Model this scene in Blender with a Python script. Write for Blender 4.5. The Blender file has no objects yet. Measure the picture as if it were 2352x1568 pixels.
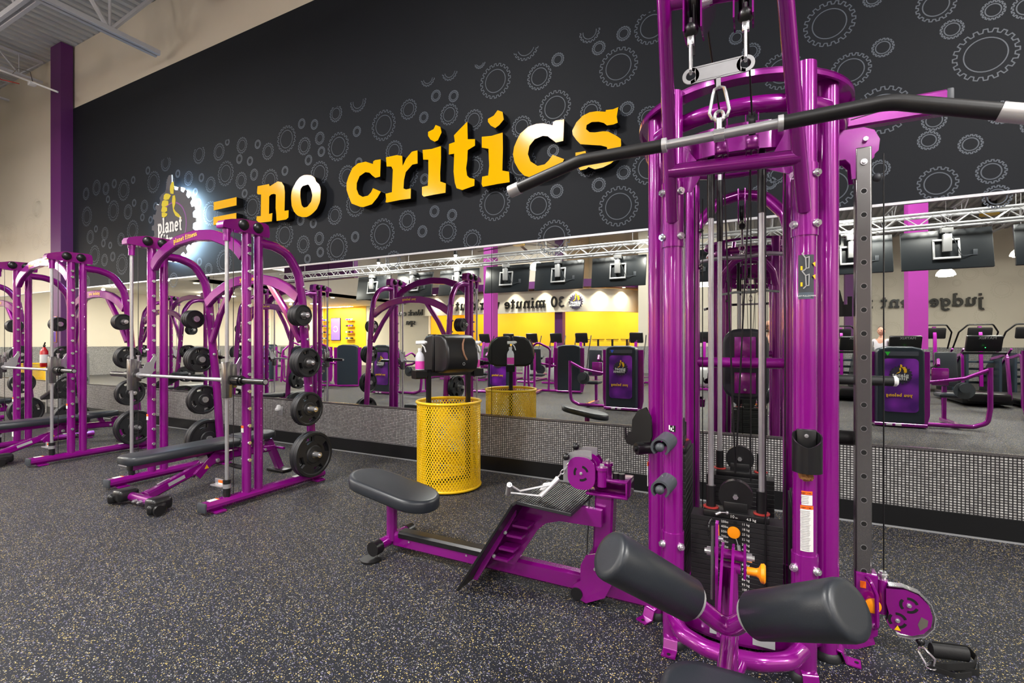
import bpy, bmesh, math, random
from mathutils import Vector, Matrix, Euler
random.seed(7)
PI = math.pi
scn = bpy.context.scene
COL = scn.collection
# ---------------- camera, world, lights, exposure ----------------
camd = bpy.data.cameras.new('camera'); cam = bpy.data.objects.new('camera', camd); COL.objects.link(cam)
cam.location = (0, 0, 1.37); cam.rotation_euler = (PI/2, 0, 0.4692)
camd.sensor_width = 36; camd.lens = 17.045; camd.shift_y = 0.00094; camd.clip_start = 0.05; camd.clip_end = 200
scn.camera = cam
scn.view_settings.view_transform = 'Standard'; scn.view_settings.look = 'None'
scn.view_settings.exposure = 0.45; scn.view_settings.gamma = 1.0
scn.view_settings.use_curve_mapping = False
world = bpy.data.worlds.new('world'); scn.world = world; world.use_nodes = True
world.node_tree.nodes['Background'].inputs[0].default_value = (1, 0.98, 0.95, 1)
world.node_tree.nodes['Background'].inputs[1].default_value = 0.25
def area_light(name, loc, size, energy, color=(1, .95, .88), size_y=None, rot=(0, 0, 0), spread=None):
    l = bpy.data.lights.new(name, 'AREA'); l.energy = energy; l.color = color
    l.shape = 'RECTANGLE' if size_y else 'DISK'; l.size = size
    if size_y: l.size_y = size_y
    if spread: l.spread = spread
    o = bpy.data.objects.new(name, l); COL.objects.link(o); o.location = loc; o.rotation_euler = rot
    return o
# high-bay ceiling lamps of the hall (one light under each lamp position)
BAYS = [(-17.3, 0, 5.5), (-10.47, 0, 5.5), (-3.72, 0, 5.55), (3.1, 0, 5.5), (7.6, 0, 5.5),
        (-10.2, -5.0, 6.3), (-4.2, -5.0, 6.3), (1.8, -5.0, 6.3), (7.0, -5.0, 6.3),
        (-10.2, -10.2, 6.3), (-3.8, -10.2, 6.3), (2.6, -10.2, 6.3), (7.6, -10.2, 6.3)]
BAYP = 260
for i, (x, y, z) in enumerate(BAYS):
    area_light('bay_light', (x, y, z), 1.0, BAYP, (1, .97, .93))
    pl = bpy.data.lights.new('bay_glow', 'POINT'); pl.energy = 75 if y == 0 else 45; pl.color = (1, .96, .9); pl.shadow_soft_size = .4
    po = bpy.data.objects.new('bay_glow', pl); COL.objects.link(po); po.location = (x, y, z + .1)
# ---------------- materials ----------------
def lin(c):
    return tuple(((v / 255) / 12.92 if v / 255 <= .04045 else ((v / 255 + .055) / 1.055) ** 2.4) for v in c)
def mat(name, rgb, rough=.5, metal=0, coat=0, emit=None, es=0, noise=0, nscale=30, bump=0, bscale=80, spec=None, trans=0, alpha=None):
    m = bpy.data.materials.new(name); m.use_nodes = True; nt = m.node_tree; b = nt.nodes['Principled BSDF']
    c = lin(rgb) + (1,)
    b.inputs['Base Color'].default_value = c; b.inputs['Roughness'].default_value = rough; b.inputs['Metallic'].default_value = metal
    b.inputs['Coat Weight'].default_value = coat; b.inputs['Coat Roughness'].default_value = .08
    if spec is not None: b.inputs['Specular IOR Level'].default_value = spec
    if trans: b.inputs['Transmission Weight'].default_value = trans
    if emit: b.inputs['Emission Color'].default_value = lin(emit) + (1,); b.inputs['Emission Strength'].default_value = es
    tc = None
    if noise:
        tc = nt.nodes.new('ShaderNodeTexCoord'); n = nt.nodes.new('ShaderNodeTexNoise'); n.inputs['Scale'].default_value = nscale
        n.inputs['Detail'].default_value = 4
        nt.links.new(tc.outputs['Object'], n.inputs['Vector'])
        mx = nt.nodes.new('ShaderNodeMix'); mx.data_type = 'RGBA'
        mx.inputs[6].default_value = tuple(v * (1 - noise) for v in c[:3]) + (1,); mx.inputs[7].default_value = tuple(min(1, v * (1 + noise)) for v in c[:3]) + (1,)
        nt.links.new(n.outputs['Fac'], mx.inputs[0]); nt.links.new(mx.outputs[2], b.inputs['Base Color'])
    if bump:
        tc = tc or nt.nodes.new('ShaderNodeTexCoord'); n2 = nt.nodes.new('ShaderNodeTexNoise'); n2.inputs['Scale'].default_value = bscale
        nt.links.new(tc.outputs['Object'], n2.inputs['Vector']); bp = nt.nodes.new('ShaderNodeBump'); bp.inputs['Strength'].default_value = bump; bp.inputs['Distance'].default_value = .002
        nt.links.new(n2.outputs['Fac'], bp.inputs['Height']); nt.links.new(bp.outputs['Normal'], b.inputs['Normal'])
    return m
PUR = mat('purple_paint', (142, 9, 136), .22, metal=.35, coat=1, noise=.06, nscale=6)
PURD = mat('purple_wall_paint', (86, 26, 92), .5, noise=.06, nscale=3)
PURW = mat('bright_purple_wall_paint', (166, 46, 156), .5, noise=.05, nscale=3)
BLK = mat('black_plastic', (20, 20, 22), .35, noise=.1)
BLKM = mat('black_metal', (14, 14, 15), .3, metal=.2, coat=.3)
RUB = mat('black_rubber', (26, 27, 30), .5, bump=.15, bscale=200)
VIN = mat('charcoal_vinyl', (38, 42, 48), .38, bump=.1, bscale=300, noise=.05)
GRIP = mat('black_foam_grip', (22, 22, 24), .6, bump=.3, bscale=500)
CHR = mat('chrome', (225, 225, 228), .2, metal=.85)
STL = mat('brushed_steel', (188, 188, 192), .32, metal=.72, noise=.1, nscale=40)
DSTL = mat('polished_dark_steel', (128, 126, 126), .22, metal=.8, noise=.15, nscale=5)
ALU = mat('cast_aluminium', (205, 205, 207), .38, metal=.6)
YEL = mat('yellow_paint', (238, 192, 8), .35, coat=.3, noise=.05)
YLET = mat('yellow_letter_face', (230, 172, 0), .13, spec=.14)
YTXT = mat('yellow_print', (245, 190, 20), .4)
YKNOB = mat('orange_knob', (250, 150, 10), .35)
WHT = mat('white_print', (225, 225, 222), .5)
WHP = mat('white_plastic', (225, 225, 225), .4)
GRY = mat('grey_plastic', (62, 66, 72), .5, noise=.05)
DGRY = mat('slate_shroud', (34, 44, 54), .35, noise=.06)
LGRY = mat('light_grey_metal', (165, 165, 165), .45, metal=.3)
CRM = mat('cream_wall_paint', (204, 195, 178), .7, noise=.04, nscale=2)
YWAL = mat('yellow_wall_paint', (245, 185, 20), .6, noise=.04, nscale=2)
CEILM = mat('ceiling_deck_paint', (176, 176, 176), .6, noise=.06, nscale=4)
WCEIL = mat('white_ceiling_paint', (220, 214, 202), .7, noise=.03, nscale=4)
STEELP = mat('joist_paint', (190, 190, 195), .5, noise=.05)
BWAL = mat('black_wall_paint', (19, 22, 28), .6, noise=.10, nscale=1.5, spec=.18)
GEARP = mat('gear_line_print', (62, 70, 82), .5, noise=.1, nscale=5)
CGEAR = mat('faint_gear_print', (196, 187, 170), .7, noise=.05)
KICK = mat('black_kickboard', (14, 15, 17), .3, noise=.1)
ORG = mat('orange_warning_print', (245, 105, 20), .5)
RED = mat('red_gloss', (190, 20, 18), .25, coat=.5)
REDR = mat('red_rubber', (170, 50, 45), .5)
LOGOD = mat('sign_dark_face', (72, 70, 78), .5, noise=.06)
LOGOY = mat('sign_yellow_face', (205, 185, 30), .5, noise=.12, nscale=60)
LOGOP = mat('sign_purple_line', (130, 70, 140), .5)
HALO = mat('halo_light_edge', (200, 230, 255), .5, emit=(190, 228, 255), es=45)
CYAN = mat('clock_glow', (120, 230, 255), .5, emit=(110, 225, 255), es=6)
LAMPM = mat('lamp_dome_lit', (255, 250, 240), .5, emit=(255, 246, 232), es=5)
DNLT = mat('downlight_lens', (255, 240, 210), .5, emit=(255, 238, 205), es=12)
SCRM = mat('violet_screen', (120, 90, 210), .3, emit=(120, 95, 225), es=1.1)
MIR = mat('mirror_glass', (222, 226, 222), .0, metal=1)
TVM = mat('tv_back_plastic', (30, 34, 38), .35, noise=.15, nscale=3)
BRN = mat('brown_paper', (150, 105, 60), .9, noise=.2, nscale=80)
PINKL = mat('pink_label', (215, 60, 170), .5)
BOTL = mat('frosted_bottle', (225, 225, 235), .3, trans=.25)
SKIN = mat('skin', (205, 150, 125), .5)
SHIRT = mat('dark_shirt', (45, 50, 60), .8)
HAIR = mat('grey_hair', (90, 80, 72), .8)
STKG = mat('grey_sticker', (168, 168, 170), .5)
GRN = mat('green_tag', (40, 190, 50), .5)
BLU = mat('blue_tag', (40, 90, 220), .5)
def nd(nt, t, **k):
    n = nt.nodes.new(t)
    for a, b in k.items(): setattr(n, a, b)
    return n
def floor_mat():
    m = bpy.data.materials.new('speckled_rubber_floor'); m.use_nodes = True; nt = m.node_tree; b = nt.nodes['Principled BSDF']; L = nt.links.new
    tc = nd(nt, 'ShaderNodeTexCoord')
    base = nd(nt, 'ShaderNodeTexNoise'); base.inputs['Scale'].default_value = 260; base.inputs['Detail'].default_value = 3
    L(tc.outputs['Object'], base.inputs['Vector'])
    r0 = nd(nt, 'ShaderNodeValToRGB'); r0.color_ramp.elements[0].position = .35; r0.color_ramp.elements[0].color = lin((15, 17, 22)) + (1,)
    r0.color_ramp.elements[1].position = .68; r0.color_ramp.elements[1].color = lin((42, 44, 53)) + (1,)
    L(base.outputs['Fac'], r0.inputs[0]); cur = r0.outputs[0]
    for sc, thr, dist, cols in ((125, .86, .36, [(208, 184, 110), (128, 124, 158), (172, 172, 172), (84, 82, 118)]), (240, .86, .36, [(190, 182, 150), (118, 116, 146), (160, 162, 166), (214, 188, 110)])):
        v = nd(nt, 'ShaderNodeTexVoronoi'); v.voronoi_dimensions = '2D'; v.inputs['Scale'].default_value = sc; L(tc.outputs['Object'], v.inputs['Vector'])
        sep = nd(nt, 'ShaderNodeSeparateColor'); L(v.outputs['Color'], sep.inputs[0])
        g = nd(nt, 'ShaderNodeMath', operation='GREATER_THAN'); g.inputs[1].default_value = thr; L(sep.outputs[0], g.inputs[0])
        l = nd(nt, 'ShaderNodeMath', operation='LESS_THAN'); l.inputs[1].default_value = dist; L(v.outputs['Distance'], l.inputs[0])
        mu = nd(nt, 'ShaderNodeMath', operation='MULTIPLY'); L(g.outputs[0], mu.inputs[0]); L(l.outputs[0], mu.inputs[1])
        cr = nd(nt, 'ShaderNodeValToRGB'); cr.color_ramp.interpolation = 'CONSTANT'; e = cr.color_ramp.elements
        e[0].position = 0; e[0].color = lin(cols[0]) + (1,); e[1].position = .3; e[1].color = lin(cols[1]) + (1,)
        for p, c in ((.55, cols[2]), (.8, cols[3])):
            q = e.new(p); q.color = lin(c) + (1,)
        L(sep.outputs[1], cr.inputs[0])
        mx = nd(nt, 'ShaderNodeMix'); mx.data_type = 'RGBA'; L(mu.outputs[0], mx.inputs[0]); L(cur, mx.inputs[6]); L(cr.outputs[0], mx.inputs[7]); cur = mx.outputs[2]
    L(cur, b.inputs['Base Color']); b.inputs['Roughness'].default_value = .62; b.inputs['Specular IOR Level'].default_value = .28
    bp = nd(nt, 'ShaderNodeBump'); bp.inputs['Strength'].default_value = .25; bp.inputs['Distance'].default_value = .002
    L(base.outputs['Fac'], bp.inputs['Height']); L(bp.outputs['Normal'], b.inputs['Normal'])
    return m
FLOOR = floor_mat()
def wains_mat():
    m = bpy.data.materials.new('woven_metal_wainscot'); m.use_nodes = True; nt = m.node_tree; b = nt.nodes['Principled BSDF']; L = nt.links.new
    tc = nd(nt, 'ShaderNodeTexCoord'); sp = nd(nt, 'ShaderNodeSeparateXYZ'); L(tc.outputs['Object'], sp.inputs[0])
    ad = nd(nt, 'ShaderNodeMath', operation='ADD'); L(sp.outputs[0], ad.inputs[0]); L(sp.outputs[1], ad.inputs[1])
    cb = nd(nt, 'ShaderNodeCombineXYZ'); L(ad.outputs[0], cb.inputs[0]); L(sp.outputs[2], cb.inputs[1])
    br = nd(nt, 'ShaderNodeTexBrick'); L(cb.outputs[0], br.inputs['Vector']); br.offset = 0; br.squash = 1
    br.inputs['Scale'].default_value = 1; br.inputs['Brick Width'].default_value = .0225; br.inputs['Row Height'].default_value = .0186
    br.inputs['Mortar Size'].default_value = .0042; br.inputs['Mortar Smooth'].default_value = .25
    br.inputs['Color1'].default_value = lin((215, 214, 212)) + (1,); br.inputs['Color2'].default_value = lin((165, 163, 162)) + (1,); br.inputs['Mortar'].default_value = lin((50, 49, 51)) + (1,)
    L(br.outputs['Color'], b.inputs['Base Color']); b.inputs['Roughness'].default_value = .35; b.inputs['Metallic'].default_value = .35
    bp = nd(nt, 'ShaderNodeBump'); bp.inputs['Strength'].default_value = .5; bp.inputs['Distance'].default_value = .004; bp.invert = True
    L(br.outputs['Fac'], bp.inputs['Height']); L(bp.outputs['Normal'], b.inputs['Normal'])
    return m
WAIN = wains_mat()
def shroud_graphic():
    m = bpy.data.materials.new('purple_gear_graphic'); m.use_nodes = True; nt = m.node_tree; b = nt.nodes['Principled BSDF']; L = nt.links.new
    tc = nd(nt, 'ShaderNodeTexCoord'); v = nd(nt, 'ShaderNodeTexVoronoi'); v.feature = 'SMOOTH_F1'; v.inputs['Scale'].default_value = 6; L(tc.outputs['Object'], v.inputs['Vector'])
    r = nd(nt, 'ShaderNodeValToRGB'); e = r.color_ramp.elements; e[0].position = .1; e[0].color = lin((150, 40, 190)) + (1,); e[1].position = .6; e[1].color = lin((80, 12, 120)) + (1,)
    L(v.outputs['Distance'], r.inputs[0]); L(r.outputs[0], b.inputs['Base Color']); b.inputs['Roughness'].default_value = .3
    return m
GRAPH = shroud_graphic()
# ---------------- mesh helpers ----------------
def frame(d):
    d = Vector(d).normalized(); a = Vector((0, 0, 1)) if abs(d.z) < .95 else Vector((0, 1, 0))
    x = a.cross(d).normalized(); y = d.cross(x); return x, y, d
class MB:
    def __init__(s): s.v = []; s.f = []; s.mi = []; s.cuts = []
    def cut(s): s.cuts.append((len(s.v), len(s.f))); return s
    def add(s, vs, fs, mi=0, M=None):
        o = len(s.v)
        for p in vs: s.v.append(tuple(M @ Vector(p)) if M is not None else tuple(p))
        for f in fs: s.f.append(tuple(i + o for i in f)); s.mi.append(mi)
        return s
    def box(s, c, d, mi=0, rot=None, M=None):
        x, y, z = [v / 2 for v in d]; vs = [Vector((i * x, j * y, k * z)) for i in (-1, 1) for j in (-1, 1) for k in (-1, 1)]
        if rot is not None:
            R = rot if isinstance(rot, Matrix) else Euler(rot).to_matrix(); vs = [R @ v for v in vs]
        vs = [v + Vector(c) for v in vs]
        return s.add(vs, [(0, 1, 3, 2), (4, 6, 7, 5), (0, 4, 5, 1), (2, 3, 7, 6), (0, 2, 6, 4), (1, 5, 7, 3)], mi, M)
    def rbox(s, c, d, r=.01, mi=0, rot=None, seg=2, M=None):
        bm = bmesh.new(); bmesh.ops.create_cube(bm, size=1); bmesh.ops.scale(bm, vec=d, verts=bm.verts)
        bmesh.ops.bevel(bm, geom=list(bm.edges), offset=min(r, min(d) * .49), segments=seg, affect='EDGES', profile=.5)
        if rot is not None: bmesh.ops.rotate(bm, cent=(0, 0, 0), matrix=rot if isinstance(rot, Matrix) else Euler(rot).to_matrix(), verts=bm.verts)
        bmesh.ops.translate(bm, vec=c, verts=bm.verts); bm.verts.index_update()
        s.add([v.co.copy() for v in bm.verts], [[v.index for v in f.verts] for f in bm.faces], mi, M); bm.free(); return s
    def cyl(s, a, b, r, r2=None, n=16, mi=0, cap=True, M=None):
        a = Vector(a); b = Vector(b); r2 = r if r2 is None else r2; x, y, d = frame(b - a); vs = []
        for p, q in ((a, r), (b, r2)):
            for i in range(n): t = 2 * PI * i / n; vs.append(p + x * math.cos(t) * q + y * math.sin(t) * q)
        fs = [(i, (i + 1) % n, n + (i + 1) % n, n + i) for i in range(n)]
        if cap: fs += [tuple(range(n))[::-1], tuple(range(n, 2 * n))]
        return s.add(vs, fs, mi, M)
    def lathe(s, prof, a, d=(0, 0, 1), n=24, mi=0, M=None, cap=True):
        a = Vector(a); x, y, dd = frame(d); vs = []; k = len(prof)
        for h, r in prof:
            for i in range(n): t = 2 * PI * i / n; vs.append(a + dd * h + x * math.cos(t) * r + y * math.sin(t) * r)
        fs = [(j * n + i, j * n + (i + 1) % n, (j + 1) * n + (i + 1) % n, (j + 1) * n + i) for j in range(k - 1) for i in range(n)]
        if cap: fs += [tuple(range(n))[::-1], tuple(range((k - 1) * n, k * n))]
        return s.add(vs, fs, mi, M)
    def sphere(s, c, r, n=16, m=8, mi=0, sc=(1, 1, 1), M=None):
        vs = []; 
        for j in range(m + 1):
            ph = PI * j / m
            for i in range(n):
                t = 2 * PI * i / n; vs.append((c[0] + r * sc[0] * math.sin(ph) * math.cos(t), c[1] + r * sc[1] * math.sin(ph) * math.sin(t), c[2] + r * sc[2] * math.cos(ph)))
        fs = [(j * n + i, (j + 1) * n + i, (j + 1) * n + (i + 1) % n, j * n + (i + 1) % n) for j in range(m) for i in range(n)]
        return s.add(vs, fs, mi, M)
    def sweep(s, pts, sec, closed=False, mi=0, up=None, cap=True, M=None):
        pts = [Vector(p) for p in pts]; n = len(pts); k = len(sec); vs = []
        T = []
        for i in range(n):
            if closed: t = pts[(i + 1) % n] - pts[i - 1]
            else: t = pts[min(i + 1, n - 1)] - pts[max(i - 1, 0)]
            T.append(t.normalized())
        if up is None: x, y, _ = frame(T[0])
        else: x = Vector(up).cross(T[0]).normalized(); y = T[0].cross(x)
        for i in range(n):
            if up is not None:
                x = Vector(up).cross(T[i]).normalized(); y = T[i].cross(x)
            else:
                x = (x - T[i] * x.dot(T[i])).normalized(); y = T[i].cross(x)
            for a, b in sec: vs.append(pts[i] + x * a + y * b)
        m = n if closed else n - 1
        fs = [(i * k + j, i * k + (j + 1) % k, ((i + 1) % n) * k + (j + 1) % k, ((i + 1) % n) * k + j) for i in range(m) for j in range(k)]
        if cap and not closed: fs += [tuple(range(k))[::-1], tuple(range((n - 1) * k, n * k))]
        return s.add(vs, fs, mi, M)
    def tube(s, pts, r, n=12, closed=False, mi=0, fil=0, fn=6, sy=1, M=None):
        if fil: pts = fillet(pts, fil, fn)
        return s.sweep(pts, [(r * math.cos(2 * PI * i / n), r * sy * math.sin(2 * PI * i / n)) for i in range(n)], closed, mi, M=M)
    def bar(s, pts, w, h, up=(0, 0, 1), mi=0, fil=0, c=.12, M=None, fn=6):
        if fil: pts = fillet(pts, fil, fn)
        a, b, q = w / 2, h / 2, min(w, h) * c
        return s.sweep(pts, [(-a + q, -b), (a - q, -b), (a, -b + q), (a, b - q), (a - q, b), (-a + q, b), (-a, b - q), (-a, -b + q)], mi=mi, up=up, M=M)
    def prism(s, poly, o, ux, uy, t, mi=0, mis=None, M=None):
        o = Vector(o); ux = Vector(ux); uy = Vector(uy); nz = ux.cross(uy).normalized(); n = len(poly)
        vs = [o + ux * a + uy * b for a, b in poly] + [o + ux * a + uy * b + nz * t for a, b in poly]
        s.add(vs, [tuple(range(n))[::-1], tuple(range(n, 2 * n))], mi, M)
        off = len(s.v) - 2 * n
        for i in range(n):
            s.f.append((off + i, off + (i + 1) % n, off + n + (i + 1) % n, off + n + i)); s.mi.append(mi if mis is None else mis)
        return s
    def annulus(s, outer, inner, o, ux, uy, t, mi=0, mis=None, M=None):
        o = Vector(o); ux = Vector(ux); uy = Vector(uy); nz = ux.cross(uy).normalized(); n = len(outer)
        vs = [o + ux * a + uy * b + nz * z for z in (0, t) for ring in (outer, inner) for a, b in ring]
        fs = []; ms = []; m2 = mi if mis is None else mis
        for i in range(n):
            j = (i + 1) % n
            fs += [(i, n + i, n + j, j), (2 * n + i, 2 * n + j, 3 * n + j, 3 * n + i), (i, j, 2 * n + j, 2 * n + i), (n + i, 3 * n + i, 3 * n + j, n + j)]; ms += [mi, mi, m2, m2]
        off = len(s.v); s.add(vs, fs, mi, M)
        for q in range(len(fs)): s.mi[-len(fs) + q] = ms[q]
        return s
    def ribbon(s, pts, w, o, ux, uy, t, mi=0, closed=False):
        n = len(pts); L = []; R = []
        P2 = [Vector((a, b)) for a, b in pts]
        for i in range(n):
            p0 = P2[i - 1] if (i > 0 or closed) else P2[i]; p1 = P2[(i + 1) % n] if (i < n - 1 or closed) else P2[i]
            d1 = (P2[i] - p0); d2 = (p1 - P2[i])
            d1 = d1.normalized() if d1.length > 1e-9 else d2.normalized(); d2 = d2.normalized() if d2.length > 1e-9 else d1
            n1 = Vector((-d1.y, d1.x)); n2 = Vector((-d2.y, d2.x)); m = (n1 + n2)
            m = m.normalized() if m.length > .2 else n1
            k = w / 2 / max(.5, m.dot(n1)); L.append(P2[i] + m * k); R.append(P2[i] - m * k)
        o = Vector(o); ux = Vector(ux); uy = Vector(uy); nz = ux.cross(uy).normalized()
        vs = [o + ux * p.x + uy * p.y + nz * z for z in (0, t) for ring in (L, R) for p in ring]; fs = []
        for i in range(n if closed else n - 1):
            j = (i + 1) % n
            if t < .0015: fs += [(2 * n + i, 3 * n + i, 3 * n + j, 2 * n + j)]
            else: fs += [(2 * n + i, 3 * n + i, 3 * n + j, 2 * n + j), (i, 2 * n + i, 2 * n + j, j), (n + i, n + j, 3 * n + j, 3 * n + i)]
        if not closed and t >= .0015: fs += [(0, n, 3 * n, 2 * n), (n - 1, 3 * n - 1, 4 * n - 1, 2 * n - 1)]
        return s.add(vs, fs, mi)
    def build(s, name, mats, parent=None, world=True, ang=38, loc=None):
        if len(s.cuts) > 1:
            ends = s.cuts[1:] + [(len(s.v), len(s.f))]; out = []
            for (v0, f0), (v1, f1) in zip(s.cuts, ends):
                q = MB(); q.v = s.v[v0:v1]; q.f = [tuple(i - v0 for i in f) for f in s.f[f0:f1]]; q.mi = s.mi[f0:f1]; out.append(q.build(name, mats, parent, world, ang, loc))
            return out
        me = bpy.data.meshes.new(name)
        vs = s.v
        if parent is not None and world: 
            Mi = XF[parent.name].inverted(); vs = [tuple(Mi @ Vector(p)) for p in s.v]
        elif loc is not None: vs = [tuple(Vector(p) - Vector(loc)) for p in s.v]
        me.from_pydata(vs, [], s.f); me.polygons.foreach_set('material_index', s.mi)
        for m in (mats if isinstance(mats, (list, tuple)) else [mats]): me.materials.append(m)
        bm = bmesh.new(); bm.from_mesh(me); bmesh.ops.recalc_face_normals(bm, faces=bm.faces); bm.to_mesh(me); bm.free()
        me.polygons.foreach_set('use_smooth', [True] * len(me.polygons)); me.set_sharp_from_angle(angle=math.radians(ang)); me.update()
        o = bpy.data.objects.new(name, me); COL.objects.link(o)
        if parent is not None: o.parent = parent; XF[o.name] = XF[parent.name].copy()
        else:
            if loc is not None: o.location = loc
            XF[o.name] = Matrix.Translation(loc or (0, 0, 0))
        return o
XF = {}
def fillet(pts, r, n=6):
    pts = [Vector(p) for p in pts]; out = [pts[0]]
    for i in range(1, len(pts) - 1):
        a, b, c = pts[i - 1], pts[i], pts[i + 1]; u = (a - b); v = (c - b); lu, lv = u.length, v.length; u.normalize(); v.normalize()
        ang = u.angle(v)
        if ang > PI - .02: out.append(b); continue
        d = min(r / math.tan(ang / 2), lu * .49, lv * .49); p0 = b + u * d; p1 = b + v * d
        for k in range(n + 1):
            t = k / n; out.append(p0 * (1 - t) ** 2 + b * 2 * t * (1 - t) + p1 * t * t)
    out.append(pts[-1]); return out
def tag(o, label, cat, group=None):
    o['label'] = label; o['category'] = cat
    if group: o['group'] = group
    return o
def struct(o): o['kind'] = 'structure'; return o
def thing(name, label, cat, loc=(0, 0, 0), rz=0, group=None):
    o = bpy.data.objects.new(name, None); COL.objects.link(o); o.location = loc; o.rotation_euler = (0, 0, rz); o.empty_display_size = .1
    XF[o.name] = Matrix.Translation(loc) @ Matrix.Rotation(rz, 4, 'Z')
    return tag(o, label, cat, group)
def copy_tree(src, loc=None, rz=None, label=None, group=None, rot=None):
    r = src.copy(); COL.objects.link(r)
    if loc is not None: r.location = loc
    if rz is not None: r.rotation_euler = (0, 0, rz)
    if rot is not None: r.rotation_euler = rot
    if label: r['label'] = label
    if group: r['group'] = group
    XF[r.name] = Matrix.Translation(r.location) @ r.rotation_euler.to_matrix().to_4x4()
    for ch in list(src.children):
        c = ch.copy(); COL.objects.link(c); c.parent = r
        for g in list(ch.children):
            d = g.copy(); COL.objects.link(d); d.parent = c
    return r
def move_tree(o, loc): o.location = loc
def circ(r, n=24, cx=0, cy=0, ry=None, a0=0, a1=2 * PI, close=False):
    ry = r if ry is None else ry; m = n if not close else n - 1
    return [(cx + r * math.cos(a0 + (a1 - a0) * i / m), cy + ry * math.sin(a0 + (a1 - a0) * i / m)) for i in range(n)]
def rrect(w, h, r, n=4, cx=0, cy=0):
    out = []
    for sx, sy, a in ((1, 1, 0), (-1, 1, PI / 2), (-1, -1, PI), (1, -1, 3 * PI / 2)):
        for k in range(n + 1): t = a + PI / 2 * k / n; out.append((cx + sx * (w / 2 - r) + r * math.cos(t), cy + sy * (h / 2 - r) + r * math.sin(t)))
    return out
# plain printed text (small labels): real characters as flat mesh
def text(s, size, o, ux, uy, m, parent=None, name='print', depth=.0006, align='LEFT', world=True, bold=0):
    c = bpy.data.curves.new('t', 'FONT'); c.body = s; c.size = size; c.extrude = depth; c.align_x = align; c.resolution_u = 2; c.offset = bold
    ob = bpy.data.objects.new('t', c); COL.objects.link(ob); bpy.context.view_layer.update()
    me = bpy.data.meshes.new_from_object(ob); COL.objects.unlink(ob); bpy.data.objects.remove(ob)
    ux = Vector(ux).normalized(); uy = Vector(uy).normalized(); nz = ux.cross(uy); M = Matrix((ux, uy, nz)).transposed().to_4x4(); M.translation = Vector(o)
    if parent is not None and world: M = XF[parent.name].inverted() @ M
    me.transform(M); me.materials.append(m); me.name = name
    r = bpy.data.objects.new(name, me); COL.objects.link(r)
    if parent is not None: r.parent = parent; XF[r.name] = XF[parent.name].copy()
    return r
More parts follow.
